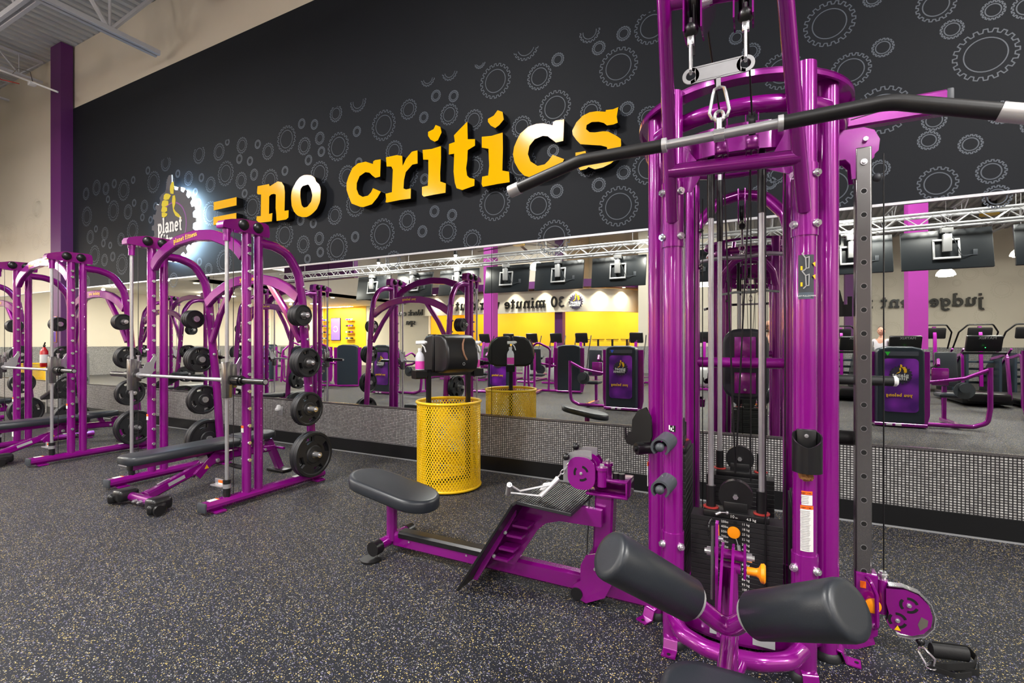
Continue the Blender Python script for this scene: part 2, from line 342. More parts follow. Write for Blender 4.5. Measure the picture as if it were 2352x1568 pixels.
# slab-serif stroke letters
def _a(cx, cy, rx, ry, a0, a1, n=10): return [(cx + rx * math.cos(math.radians(a0 + (a1 - a0) * i / n)), cy + ry * math.sin(math.radians(a0 + (a1 - a0) * i / n))) for i in range(n + 1)]
GL = {
 'p': (.98, [[(.22, -.45), (.22, .92)], [(0, -.42), (.46, -.42)], [(0, .88), (.22, .88)], _a(.5, .48, .32, .4, 0, 360, 16)]),
 'l': (.52, [[(.25, 0), (.25, 1.45)], [(0, .1), (.5, .1)], [(.02, 1.36), (.25, 1.36)]]),
 'a': (.92, [_a(.38, .28, .27, .22, 0, 360, 14), [(.68, .12), (.68, .65)], _a(.42, .62, .26, .26, 0, 160), [(.68, .1), (.88, .1)]]),
 'n': (1.04, [[(.22, 0), (.22, .92)], [(0, .1), (.44, .1)], [(0, .88), (.22, .88)], _a(.5, .6, .28, .28, 180, 0), [(.78, .6), (.78, 0)], [(.6, .1), (1.0, .1)]]),
 'm': (1.5, [[(.22, 0), (.22, .92)], [(0, .1), (.44, .1)], [(0, .88), (.22, .88)], _a(.48, .6, .26, .28, 180, 0), [(.74, .6), (.74, 0)], [(.58, .1), (.9, .1)], _a(1.0, .6, .26, .28, 180, 0), [(1.26, .6), (1.26, 0)], [(1.08, .1), (1.46, .1)]]),
 'e': (.88, [_a(.42, .46, .32, .38, 10, 320, 18), [(.1, .48), (.75, .48)]]),
 't': (.66, [[(.28, 1.25), (.28, .3)], [(0, .88), (.6, .88)], _a(.46, .3, .18, .22, 180, 300)]),
 'f': (.66, [[(.26, 0), (.26, 1.12)], _a(.48, 1.12, .22, .24, 180, 50), [(0, .88), (.58, .88)], [(0, .1), (.5, .1)]]),
 'i': (.52, [[(.25, 0), (.25, .9)], [(0, .1), (.5, .1)], [(.02, .82), (.25, .82)], [(.13, 1.25), (.37, 1.25)]]),
 'j': (.5, [[(.3, .9), (.3, -.2)], [(.05, .82), (.3, .82)], _a(.1, -.2, .2, .2, 0, -120), [(.18, 1.25), (.42, 1.25)]]),
 's': (.76, [_a(.36, .66, .24, .2, 20, 270), _a(.36, .25, .26, .2, 90, -160)]),
 'y': (.98, [[(.16, .88), (.48, .08)], [(.8, .88), (.36, -.38)], [(.0, .86), (.34, .86)], [(.62, .86), (.96, .86)], [(.15, -.4), (.38, -.4)]]),
 'o': (.9, [_a(.43, .46, .33, .38, 0, 360, 20)]),
 'u': (1.02, [[(.2, .88), (.2, .36)], _a(.46, .36, .26, .27, 180, 360), [(.74, .88), (.74, 0)], [(0, .86), (.2, .86)], [(.52, .86), (.74, .86)], [(.74, .1), (.96, .1)]]),
 'b': (.96, [[(.22, 0), (.22, 1.45)], [(0, 1.36), (.22, 1.36)], _a(.5, .45, .31, .38, 0, 360, 16)]),
 'd': (.98, [[(.74, 0), (.74, 1.45)], [(.5, 1.36), (.74, 1.36)], _a(.42, .45, .31, .38, 0, 360, 16), [(.74, .1), (.94, .1)]]),
 'g': (.94, [_a(.4, .48, .28, .34, 0, 360, 16), [(.7, .88), (.7, -.15)], _a(.42, -.15, .28, .24, 0, -160), [(.7, .86), (.9, .86)]]),
 'k': (1.0, [[(.22, 0), (.22, 1.45)], [(0, .1), (.42, .1)], [(0, 1.36), (.22, 1.36)], [(.26, .4), (.72, .86)], [(.4, .52), (.8, .08)], [(.55, .86), (.9, .86)], [(.62, .1), (1, .1)]]),
 'c': (.84, [_a(.42, .46, .32, .38, 45, 315, 16), [(.68, .6), (.68, .9)]]),
 'r': (.78, [[(.24, 0), (.24, .92)], [(0, .1), (.5, .1)], [(.02, .86), (.24, .86)], _a(.5, .55, .26, .3, 180, 60)]),
 'v': (.98, [[(.16, .88), (.48, .04)], [(.8, .88), (.48, .04)], [(.0, .86), (.34, .86)], [(.62, .86), (.96, .86)]]),
 'w': (1.4, [[(.14, .88), (.4, .04)], [(.4, .04), (.68, .88)], [(.68, .88), (.94, .04)], [(.94, .04), (1.2, .88)], [(.0, .86), (.3, .86)], [(1.04, .86), (1.36, .86)]]),
 'z': (.8, [[(.08, .82), (.7, .82)], [(.68, .8), (.1, .1)], [(.08, .1), (.72, .1)]]),
 '3': (.95, [_a(.42, 1.0, .28, .28, 150, -90), _a(.42, .38, .32, .34, 90, -150)]),
 '0': (1.0, [_a(.45, .7, .33, .62, 0, 360, 22)]),
 ' ': (.5, [])}
def slab_width(s): return sum(GL[c][0] for c in s) + .12 * (len(s) - 1)
def slab(mb, s, h, o, ux, uy, depth, w=.2, mi=0, sq=1):
    x = 0; dk = 0
    for c in s:
        adv, st = GL[c]
        for pl in st:
            dk += 1
            cl = len(pl) > 12 and math.dist(pl[0], pl[-1]) < 1e-6
            mb.ribbon([((p[0] + x) * h * sq, p[1] * h) for p in (pl[:-1] if cl else pl)], w * h, o, ux, uy, depth * (1 + .035 * (dk % 7)), mi, closed=cl)
        x += adv + .12
    return mb
def ring_pts(cx, cy, cz, r, n=40, a0=0, a1=2 * PI, close=False):
    return [(cx + r * math.cos(a0 + (a1 - a0) * i / (n if not close else n - 1)), cy + r * math.sin(a0 + (a1 - a0) * i / (n if not close else n - 1)), cz) for i in range(n)]
LET={'n':[(-6.208,3.543),(-5.972,3.538),(-5.956,3.504),(-5.791,3.548),(-5.713,3.526),(-5.667,3.467),(-5.651,3.382),(-5.659,3.133),(-5.58,3.131),(-5.583,3.035),(-5.628,3.014),(-5.814,3.015),(-5.822,3.121),(-5.834,3.196),(-5.83,3.375),(-5.861,3.39),(-5.925,3.39),(-5.968,3.367),(-5.972,3.128),(-5.901,3.133),(-5.913,3.021),(-6.175,3.032),(-6.233,3.073),(-6.225,3.126),(-6.139,3.121),(-6.134,3.417),(-6.203,3.429),(-6.22,3.45)],'o':[(-5.53,3.303),(-5.512,3.393),(-5.425,3.494),(-5.351,3.544),(-5.271,3.554),(-5.156,3.534),(-5.085,3.493),(-5.064,3.439),(-4.994,3.379),(-4.977,3.317),(-4.987,3.189),(-5.001,3.151),(-5.05,3.078),(-5.135,3.028),(-5.221,3.0),(-5.308,3.008),(-5.396,3.034),(-5.47,3.094),(-5.518,3.188)],'o_in':[(-5.351,3.381),(-5.308,3.415),(-5.199,3.421),(-5.152,3.352),(-5.127,3.268),(-5.149,3.191),(-5.221,3.131),(-5.286,3.129),(-5.329,3.163),(-5.354,3.279)],'c':[(-4.217,3.549),(-4.101,3.501),(-4.097,3.531),(-4.07,3.542),(-3.983,3.537),(-3.992,3.334),(-4.064,3.331),(-4.113,3.366),(-4.156,3.406),(-4.224,3.424),(-4.317,3.389),(-4.362,3.315),(-4.366,3.24),(-4.33,3.168),(-4.267,3.131),(-4.18,3.134),(-4.131,3.169),(-4.101,3.213),(-3.98,3.155),(-4.034,3.091),(-4.119,3.023),(-4.255,3.006),(-4.305,3.016),(-4.445,3.074),(-4.496,3.172),(-4.529,3.253),(-4.529,3.34),(-4.496,3.412),(-4.432,3.507),(-4.343,3.549)],'r':[(-3.9,3.546),(-3.739,3.545),(-3.661,3.521),(-3.653,3.403),(-3.603,3.479),(-3.519,3.545),(-3.441,3.546),(-3.441,3.397),(-3.513,3.397),(-3.608,3.328),(-3.634,3.243),(-3.642,3.145),(-3.603,3.126),(-3.535,3.128),(-3.538,3.013),(-3.682,3.018),(-3.879,3.013),(-3.908,3.019),(-3.897,3.058),(-3.908,3.119),(-3.811,3.124),(-3.803,3.268),(-3.797,3.385),(-3.82,3.425),(-3.891,3.437)],'i1d':[(-3.292,3.726),(-3.217,3.741),(-3.189,3.783),(-3.127,3.75),(-3.111,3.686),(-3.16,3.608),(-3.201,3.599),(-3.259,3.634),(-3.292,3.681)],'i1':[(-3.368,3.538),(-3.242,3.526),(-3.119,3.536),(-3.119,3.4),(-3.13,3.24),(-3.127,3.146),(-3.054,3.115),(-3.058,3.013),(-3.217,3.013),(-3.351,3.009),(-3.376,3.033),(-3.376,3.122),(-3.295,3.124),(-3.287,3.265),(-3.289,3.415),(-3.359,3.427)],'t':[(-2.946,3.621),(-2.872,3.673),(-2.777,3.734),(-2.772,3.546),(-2.681,3.529),(-2.681,3.46),(-2.772,3.429),(-2.777,3.328),(-2.792,3.239),(-2.78,3.159),(-2.749,3.128),(-2.686,3.106),(-2.689,3.035),(-2.841,3.011),(-2.912,3.041),(-2.935,3.104),(-2.951,3.225),(-2.943,3.422),(-3.014,3.424),(-3.01,3.538),(-2.935,3.546)],'i2d':[(-2.521,3.711),(-2.452,3.731),(-2.406,3.777),(-2.349,3.747),(-2.335,3.666),(-2.387,3.62),(-2.435,3.598),(-2.488,3.634),(-2.521,3.679)],'i2':[(-2.596,3.538),(-2.481,3.525),(-2.348,3.534),(-2.345,3.367),(-2.352,3.143),(-2.274,3.118),(-2.267,3.011),(-2.409,3.013),(-2.584,3.009),(-2.599,3.041),(-2.591,3.117),(-2.518,3.118),(-2.506,3.218),(-2.515,3.398),(-2.596,3.423)],'c2':[(-1.893,3.537),(-1.792,3.496),(-1.788,3.528),(-1.758,3.537),(-1.673,3.529),(-1.682,3.323),(-1.758,3.322),(-1.801,3.36),(-1.844,3.399),(-1.899,3.414),(-1.987,3.396),(-2.044,3.34),(-2.061,3.261),(-2.032,3.184),(-1.954,3.125),(-1.877,3.128),(-1.833,3.161),(-1.792,3.207),(-1.673,3.145),(-1.705,3.089),(-1.78,3.042),(-1.888,3.013),(-1.976,3.012),(-2.021,3.019),(-2.1,3.051),(-2.158,3.112),(-2.21,3.204),(-2.227,3.29),(-2.215,3.361),(-2.186,3.418),(-2.146,3.483),(-2.055,3.537),(-1.965,3.546)],'s':[(-1.264,3.515),(-1.259,3.53),(-1.192,3.523),(-1.144,3.532),(-1.159,3.45),(-1.149,3.39),(-1.192,3.382),(-1.25,3.386),(-1.279,3.414),(-1.328,3.436),(-1.397,3.448),(-1.447,3.429),(-1.452,3.391),(-1.417,3.355),(-1.367,3.343),(-1.289,3.338),(-1.24,3.327),(-1.163,3.273),(-1.121,3.236),(-1.118,3.18),(-1.13,3.126),(-1.163,3.066),(-1.211,3.027),(-1.289,3.002),(-1.367,2.997),(-1.427,3.029),(-1.452,3.014),(-1.508,3.01),(-1.538,3.052),(-1.557,3.123),(-1.557,3.187),(-1.508,3.185),(-1.457,3.186),(-1.447,3.139),(-1.417,3.1),(-1.367,3.072),(-1.298,3.089),(-1.25,3.128),(-1.245,3.156),(-1.25,3.185),(-1.308,3.21),(-1.387,3.229),(-1.508,3.259),(-1.549,3.308),(-1.585,3.364),(-1.59,3.404),(-1.549,3.474),(-1.487,3.524),(-1.417,3.543),(-1.347,3.538)],'b1':[(-7.202,3.451),(-6.672,3.454),(-6.672,3.336),(-7.202,3.33)],'b2':[(-7.209,3.228),(-6.677,3.229),(-6.677,3.121),(-7.209,3.111)]}
THUMB={'thumb':[(-8.258,3.719),(-8.314,3.733),(-8.329,3.8),(-8.317,3.857),(-8.275,3.907),(-8.234,3.911),(-8.223,3.852),(-8.228,3.715)],'f1':[(-8.508,3.668),(-8.493,3.729),(-8.442,3.751),(-8.367,3.737),(-8.299,3.701),(-8.323,3.677),(-8.364,3.643),(-8.457,3.647)],'f2':[(-8.563,3.584),(-8.539,3.641),(-8.487,3.651),(-8.376,3.626),(-8.37,3.559),(-8.442,3.543),(-8.548,3.553)],'f3':[(-8.572,3.491),(-8.548,3.548),(-8.487,3.549),(-8.406,3.521),(-8.406,3.467),(-8.472,3.451),(-8.557,3.468)],'f4':[(-8.557,3.394),(-8.557,3.458),(-8.472,3.449),(-8.394,3.421),(-8.418,3.39),(-8.496,3.37)],'palm':[(-8.252,3.688),(-8.191,3.689),(-8.176,3.627),(-8.182,3.552),(-8.217,3.481),(-8.176,3.434),(-8.089,3.381),(-7.997,3.299),(-8.089,3.326),(-8.176,3.366),(-8.234,3.441),(-8.252,3.519),(-8.27,3.606)]}
GEARS=[(-10.9,4.23,0.142),(-10.56,4.16,0.11),(-9.95,4.05,0.184),(-10.3,3.73,0.184),(-11.26,3.74,0.183),(-9.81,3.65,0.131),(-9.66,3.31,0.176),(-11.13,3.34,0.128),(-10.6,3.35,0.117),(-11.62,3.43,0.18),(-10.04,3.19,0.117),(-10.97,2.99,0.181),(-10.01,2.75,0.182),(-10.61,2.87,0.111),(-10.32,2.91,0.083),(-9.01,4.05,0.18),(-9.18,4.27,0.065),(-9.29,3.68,0.109),(-8.65,4.31,0.135),(-8.02,3.96,0.113),(-7.68,3.92,0.065),(-8.31,4.08,0.062),(-7.45,3.78,0.117),(-7.84,3.72,0.06),(-7.74,4.29,0.144),(-7.24,4.24,0.128),(-7.04,4.35,0.049),(-7.08,3.89,0.183),(-6.7,4.24,0.115),(-6.35,4.19,0.062),(-6.76,4.05,0.067),(-6.52,3.98,0.063),(-6.72,3.73,0.12),(-6.43,3.77,0.082),(-7.45,3.34,0.182),(-6.47,3.31,0.174),(-6.64,3.53,0.061),(-7.12,2.58,0.174),(-7.5,2.49,0.093),(-7.73,2.62,0.06),(-9.64,4.18,0.063),(-10.27,4.21,0.079),(-11.29,4.17,0.114),(-10.49,3.96,0.064),(-9.61,3.78,0.063),(-9.35,3.5,0.062),(-9.1,3.43,0.059),(-8.95,3.64,0.064),(-6.13,4.05,0.115),(-7.76,3.53,0.077),(-8.52,3.97,0.116),(-10.41,3.12,0.06),(-10.92,3.47,0.061),(-10.65,3.18,0.071),(-8.43,2.38,0.117),(-10.34,2.48,0.119),(-11.28,2.51,0.125),(-5.75,4.15,0.18),(-6.09,3.63,0.161),(-5.45,4.3,0.066),(-5.21,4.24,0.065),(-5.11,4.04,0.082),(-5.4,3.99,0.115),(-5.08,3.86,0.064),(-5.32,3.79,0.066),(-5.78,3.72,0.063),(-5.12,3.58,0.158),(-4.82,4.3,0.105),(-4.78,3.87,0.18),(-4.46,4.0,0.064),(-4.44,4.37,0.128),(-4.03,3.99,0.182),(-3.65,4.1,0.116),(-3.43,3.96,0.063),(-3.87,3.65,0.123),(-4.63,3.47,0.134),(-4.43,3.61,0.057),(-5.79,2.84,0.172),(-5.42,2.68,0.116),(-5.23,2.94,0.061),(-5.12,2.73,0.084),(-5.1,2.55,0.064),(-4.84,3.0,0.119),(-4.48,3.1,0.159),(-4.8,2.58,0.178),(-4.49,2.69,0.065),(-4.05,2.68,0.185),(-3.67,2.8,0.118),(-3.45,2.65,0.067),(-3.42,3.25,0.06),(-4.05,3.12,0.067),(-5.47,3.01,0.07),(-5.34,2.48,0.059),(-3.88,2.35,0.111),(-3.69,3.34,0.176),(-2.49,4.15,0.182),(-1.98,4.07,0.131),(-1.78,4.19,0.065),(-1.17,3.96,0.18),(-1.36,4.19,0.064),(-1.12,4.26,0.065),(-3.08,3.92,0.115),(-3.26,4.17,0.064),(-3.02,4.11,0.063),(-2.76,3.79,0.112),(-1.81,3.72,0.166),(-2.18,3.6,0.11),(-1.44,3.6,0.102),(-1.09,3.55,0.066),(-1.83,3.29,0.061),(-1.12,2.96,0.064),(-1.36,2.88,0.066),(-1.17,2.65,0.185),(-1.99,2.76,0.134),(-2.5,2.85,0.183),(-1.79,2.88,0.067),(-2.18,3.21,0.162),(-3.28,2.86,0.065),(-3.04,2.79,0.064),(-3.1,2.61,0.117),(-2.78,2.49,0.11),(-1.82,2.42,0.173),(-2.76,3.28,0.116),(-0.86,4.25,0.158),(-0.89,3.43,0.097),(-0.88,2.97,0.156),(-1.47,3.08,0.104),(-1.24,3.35,0.054),(-2.13,4.42,0.143),(-1.45,4.37,0.101),(-3.07,4.4,0.102),(-2.68,4.4,0.068),(-3.37,4.4,0.096),(1.42,3.38,0.178),(0.5,3.87,0.172),(0.64,3.47,0.13),(0.84,3.59,0.068),(1.15,3.81,0.115),(1.24,3.61,0.066),(1.46,3.68,0.065),(0.78,3.98,0.063),(1.5,2.96,0.077),(1.11,2.84,0.065),(1.34,2.77,0.067),(1.45,2.56,0.082),(1.16,2.52,0.117),(0.82,2.68,0.065),(0.84,3.12,0.175),(0.51,2.59,0.171),(1.48,2.38,0.078),(1.14,2.98,0.071),(1.63,3.65,0.078),(1.66,2.84,0.062),(0.18,3.58,0.146),(-0.05,3.8,0.069),(-0.16,3.95,0.057),(0.2,3.12,0.064),(0.14,2.74,0.069),(0.01,2.61,0.062),(0.09,2.68,0.049)]
# ================= the room =================
WY = 4.52
def bx(x0, x1, y0, y1, z0, z1): return ((x0 + x1) / 2, (y0 + y1) / 2, (z0 + z1) / 2), (x1 - x0, y1 - y0, z1 - z0)
XL, XR, YB, HC = -25.0, 9.5, -13.0, 7.1
m = MB(); m.box(*bx(XL - .2, XR + .2, YB - 3.6, WY + .2, -.15, 0)); struct(m.build('floor', FLOOR))
# gear outlines printed on the wall
def gear_outline(cx, cz, r, n=None):
    n = n or (18 if r > .2 else 20 if r > .12 else 17); pts = []
    for i in range(n):
        t = 2 * PI * i / n; s = 2 * PI / n
        for a, q in ((-.30, .87), (-.20, 1), (.20, 1), (.30, .87)): pts.append((cx + r * q * math.cos(t + a * s), cz + r * q * math.sin(t + a * s)))
    return pts
def gear_lines(mb, cx, cz, r, w, y, ux, zmax, mi):
    out = gear_outline(cx, cz, r); ins = circ(r * .66, 36, cx, cz)
    for loop in (out, ins):
        run = []; n = len(loop); flags = [p[1] < zmax for p in loop]
        if all(flags): mb.ribbon(loop, w, (0, y, 0), ux, (0, 0, 1), .001, mi, closed=True); continue
        st = next((i for i in range(n) if not flags[i]), 0)
        for k in range(n + 1):
            i = (st + k) % n
            if flags[i]: run.append(loop[i])
            else:
                if len(run) > 1: mb.ribbon(run, w, (0, y, 0), ux, (0, 0, 1), .001, mi)
                run = []
m = MB()
m.box(*bx(XL, XR, WY + .03, WY + .2, 0, HC), mi=0)
m.box(*bx(-11.80, XR, WY, WY + .03, 2.40, 5.88), mi=1)
m.box(*bx(XL, XR, WY - .004, WY + .03, .16, .585), mi=3); m.box(*bx(XL, XR, WY - .03, WY + .03, 0, .16), mi=4)
m.box(*bx(XL, XR, WY + .012, WY + .03, .585, 2.40), mi=4)
for gx, gz, gr in GEARS:
    if -11.5 < gx: gear_lines(m, gx, gz, gr, .0075 if gr < .2 else .0095, WY, (1, 0, 0), 4.39, 2)
rr = random.Random(3)
for i in range(26):
    gx = -12.3 - rr.random() * 5; gear_lines(m, gx, 2.6 + rr.random() * 1.6, .1 + rr.random() * .18, .012, WY + .03, (1, 0, 0), 4.39, 5)
struct(m.build('wall_front', [CRM, BWAL, GEARP, WAIN, KICK, CGEAR]))
m = MB(); m.box(*bx(XL, XR, WY - .036, WY - .03, 0, .012)); struct(m.build('baseboard_front', mat('light_base_strip', (170, 172, 175), .3, metal=.4)))
m = MB(); m.box(*bx(XL, XR, WY - .012, WY + .012, .585, .602)); struct(m.build('trim_1', DSTL))
m = MB(); m.box(*bx(XL, XR, WY - .014, WY + .012, 2.392, 2.412)); struct(m.build('trim_2', STL))
seams = [-24.9, -22.0, -19.5, -17.06, -14.64, -12.22, -9.80, -7.38, -4.957, -2.536, -.115, 2.306, 4.727, 7.148, 9.45]
mlab = {4: 'mirror panel left of the purple pillar, behind the leftmost rack', 5: 'mirror panel directly behind the purple wall pillar', 6: 'mirror panel behind the left smith machine', 7: 'mirror panel below the glowing gear sign and equal sign',
        8: 'mirror panel between the right smith machine and the yellow basket', 9: 'mirror panel behind the yellow mesh basket', 10: 'mirror panel behind the cable tower', 11: 'mirror panel right of the perforated steel post, at the right edge'}
for i in range(len(seams) - 1):
    if i < 3 or i > 11: 
        lab = 'tall wall mirror beyond the %s edge of the photo' % ('left' if i < 3 else 'right'); g = 'mirrors beyond the %s edge' % ('left' if i < 3 else 'right')
    else: lab = 'tall ' + mlab.get(i, 'mirror panel at the far left end of the mirror wall'); g = None
    m = MB(); m.box(*bx(seams[i] + .003, seams[i + 1] - .003, WY, WY + .011, .602, 2.392)); tag(m.build('wall_mirror', MIR), lab, 'mirror', g)
# ceiling deck
m = MB(); x = XL; vs = []; pit = .2
prof = []
while x < XR: prof += [(x, HC), (x + .08, HC), (x + .1, HC + .05), (x + .18, HC + .05)]; x += pit
n = len(prof); vs = [(a, YB - 3.5, b) for a, b in prof] + [(a, WY + .05, b) for a, b in prof]
m.add(vs, [(i, i + 1, n + i + 1, n + i) for i in range(n - 1)]); m.box(*bx(XL, XR, YB - 3.5, WY + .2, HC + .08, HC + .15)); struct(m.build('ceiling', CEILM))
m = MB(); m.add([(a, YB, b - 1.9) for a, b in prof if a > -1] + [(a, -7.5, b - 1.5) for a, b in prof if a > -1], [(i, i + 1, len([1 for a, b in prof if a > -1]) + i + 1, len([1 for a, b in prof if a > -1]) + i) for i in range(len([1 for a, b in prof if a > -1]) - 1)]); struct(m.build('ceiling_back', CEILM))
# purple pillar on the mirror wall
t = thing('wall_pillar', 'dark purple square pillar against the mirror wall, left of the black wall', 'pillar', (-12.0, 4.43, 0))
m = MB(); m.box(*bx(-12.22, -11.80, 4.335, WY, 1.13, HC - .02)); m.build('shaft', PURD, t)
m = MB(); m.box(*bx(-12.26, -11.76, 4.30, WY, .14, 1.13)); m.build('clad_base', WAIN, t)
m = MB(); m.box(*bx(-12.27, -11.75, 4.29, WY, 0, .14)); m.build('kickboard', KICK, t)
for x0 in (-12.275, -11.77):
    m = MB(); m.box(*bx(x0 - .008, x0 + .022, 4.283, 4.32, .02, 1.15)); m.build('corner_guard', LGRY, t)
m = MB(); m.rbox((-12.06, 4.327, 1.62), (.22, .012, .5), .02, mi=0); m.rbox((-12.06, 4.321, 1.62), (.205, .006, .485), .02, mi=1)
s = m.build('notice_sign', [mat('orange_sign_edge', (220, 150, 90), .5), mat('violet_sign', (92, 52, 150), .45)], t); s['label'] = 'violet notice sign with white lines'
m = MB()
for k in range(5): m.box((-12.08 + (k % 2) * .01, 4.3165, 1.76 - k * .045), (.13, .002, .016))
m.build('sign_lettering', WHT, s)
# side and far walls
m = MB(); m.box(*bx(XL - .15, XL, YB, WY + .2, 1.2, HC), mi=0); m.box(*bx(XL - .15, XL + .01, YB, WY, 0, 1.2), mi=1); struct(m.build('wall_left', [CRM, WAIN]))
m = MB(); m.box(*bx(XR, XR + .15, YB, WY + .2, 1.2, HC), mi=0); m.box(*bx(XR - .01, XR + .15, YB, WY, 0, 1.2), mi=1); struct(m.build('wall_right', [CRM, WAIN]))
m = MB(); m.box(*bx(-4.8, XR, YB - .2, YB, 1.2, HC), mi=0); m.box(*bx(-4.8, XR, YB - .2, YB + .01, 0, 1.2), mi=1)
m.box(*bx(XL, -16.4, YB - .2, YB, 0, HC), mi=0); m.box(*bx(-16.4, -8.2, YB - .2, YB, 3.9, HC), mi=0); m.box(*bx(-8.4, -4.6, YB - 3.6, YB - 3.42, 0, HC), mi=0); m.box(*bx(-4.8, -4.6, YB - 3.4, YB - .205, 3.0, HC), mi=0); m.box(*bx(-8.4, -8.2, YB - 3.4, YB - .205, 3.96, HC), mi=0); m.box(*bx(-16.4, -4.8, YB - .2, YB + .01, 0, 1.2), mi=1)
m.box(*bx(-16.6, -4.82, YB - 3.4, YB - 3.2, 0, 3.9), mi=2); m.box(*bx(-16.6, -16.38, YB - 3.2, YB - .21, 0, 4.2), mi=2); m.box(*bx(-4.82, -4.6, YB - 3.2, YB - .21, 0, 2.99), mi=2)
m.box(*bx(-24.6, -21.0, YB, YB + .02, .9, 3.7), mi=2); m.box(*bx(XL, -21.5, YB, YB + .03, 4.9, 6.6), mi=3)
gl = []
for i in range(400):
    gx, gz, gr = -3.5 + rr.random() * 12, 1.55 + rr.random() * 2.3, .12 + rr.random() * .18
    if all(math.hypot(gx - a, gz - b) > gr + c + .03 for a, b, c in gl) and len(gl) < 60: gl.append((gx, gz, gr)); gear_lines(m, -gx, gz, gr, .018, YB, (-1, 0, 0), 4.0, 4)
struct(m.build('wall_back', [CRM, WAIN, YWAL, PURD, CGEAR]))
# curved soffit band over the yellow workout room, purple ledge above
path = [(-16.4, -12.75), (-8.2, -12.75)] + [(-8.2 + 3.2 * math.sin(a), -15.95 + 3.2 * math.cos(a)) for a in [PI / 2 * k / 10 for k in range(1, 10)]]
m = MB(); m.sweep([(a, b, 3.36) for a, b in path], [(-.09, -.53), (.09, -.53), (.09, .53), (-.09, .53)], up=(0, 0, 1)); struct(m.build('trim_3', CRM))
m = MB(); m.sweep([(a + .1, b + .25, 4.12) for a, b in path], [(-.45, -.17), (.35, -.17), (.35, .17), (-.45, .17)], up=(0, 0, 1)); struct(m.build('trim_4', PURD))
m = MB(); m.box(*bx(-16.4, -8.3, YB - 3.3, YB, 3.85, 3.95)); struct(m.build('ceiling_workout_room', WCEIL))
for i, xx in enumerate((-15.6, -14.0, -12.4, -10.8, -9.2, -7.6, -6.5, -5.6)):
    m = MB(); yy = -12.45 if xx < -8 else -15.95 + math.sqrt(3.5 ** 2 - (xx + 8.2) ** 2)
    m.cyl((xx, yy, 3.935), (xx, yy, 3.948), .07); tag(m.build('recessed_light', DNLT, loc=(xx, yy, 3.94)), 'small round downlight under the purple ledge, one of the row over the black sign letters', 'light', 'downlights under the purple ledge')
    area_light('ledge_spot', (xx, yy, 3.92), .1, 30, (1, .9, .72), spread=1.9)
for xx in (-14.5, -11.5, -8.5, -6): area_light('workout_room_lamp', (xx, -14.6, 3.8), .5, 110, (1, .93, .8))
# low white ceiling at the left side of the hall
m = MB(); m.box(*bx(XL, -13.0, -1, 1.2, 3.55, 3.7)); m.box(*bx(XL, -18.0, YB, -1, 3.55, 3.7)); m.box(*bx(-13.05, -12.95, -1, 1.2, 3.55, HC)); m.box(*bx(XL, -13.0, 1.15, 1.25, 3.55, HC)); m.box(*bx(-18, -13.0, -1.1, -1, 3.55, HC)); m.box(*bx(-18.1, -18.0, YB, -1, 3.55, HC)); struct(m.build('ceiling_low', WCEIL))
m = MB(); m.box(*bx(-18.1, -14.0, -5.2, -5.0, 3.9, HC)); struct(m.build('wall_fascia', PURD))
k = 0
for xx in (-23, -20.6, -18.4, -15.8, -13.9):
    for yy in (.5, -1.6, -4.4, -8.0):
        if xx > -18 and yy < 0: continue
        m = MB(); m.cyl((xx, yy, 3.535), (xx, yy, 3.552), .09); tag(m.build('downlight', DNLT, loc=(xx, yy, 3.54)), 'round recessed downlight in the low white ceiling seen in the mirror', 'light', 'downlights of the low ceiling')
for xx in (-21.8, -17.5, -14.6):
    for yy in (.2, -5, -10):
        if xx > -18 and yy < 0: continue
        area_light('low_ceiling_lamp', (xx, yy, 3.5), .6, 260, (1, .94, .84))
for xx, yy in ((-22.5, -.5), (-21.5, -4), (-22, -8.5), (-17, .1)):  # point fills added without fixtures, to brighten the low ceiling and left wall
    pl = bpy.data.lights.new('low_ceiling_fill', 'POINT'); pl.energy = 60; pl.color = (1, .93, .82); pl.shadow_soft_size = .05
    po = bpy.data.objects.new('low_ceiling_fill', pl); COL.objects.link(po); po.location = (xx, yy, 3.4)
area_light('booth_lamp', (-22.8, -12.3, 3.5), 2.6, 220, (1, .95, .7), size_y=.3)
# roof joists and girders
def joist(name, label, group, x, y0, y1, zb, zt, w=.1, panel=.9, dirx=False, th=.022):
    m = MB()
    def pt(s, z): return (s, x, z) if dirx else (x, s, z)
    ln = y1 - y0
    for z, ww in ((zb, w), (zt, w)):
        for o in (-1, 1):
            a = Vector(pt(y0, z)); b = Vector(pt(y1, z)); off = Vector((0, o * ww * .3, 0)) if dirx else Vector((o * ww * .3, 0, 0)); m.bar([a + off, b + off], ww * .38, ww * .5)
    n = int(ln / panel); p = []
    for k in range(n): 
        s0 = y1 - k * panel; m.cyl(pt(s0, zt), pt(s0 - panel / 2, zb), th, n=6); m.cyl(pt(s0 - panel / 2, zb), pt(s0 - panel, zt), th, n=6); m.cyl(pt(s0 - panel / 2, zb), pt(s0 - panel / 2, zt), th * .6, n=5)
    c = pt((y0 + y1) / 2, zt)
    return tag(m.build(name, STEELP, loc=c), label, 'beam', group)
joist('roof_joist_girder', 'deep grey steel roof truss running to the wall at the top left', None, -8.65, -12.9, 4.4, 6.03, 7.0, .16, 1.3, th=.035)
joist('roof_joist_girder', 'grey steel roof girder parallel to the mirror wall in the top left corner', None, 2.97, -24.8, -8.8, 6.1, 7.0, .15, 1.2, dirx=True, th=.03)
for xx in (-17.7, -16.1, -14.5, -12.9):
    joist('roof_joist', 'slim grey bar joist under the corrugated ceiling left of the purple pillar', 'bar joists left of the pillar', xx, 3.05, 4.45, 6.62, 7.02, .07, .7, th=.012)
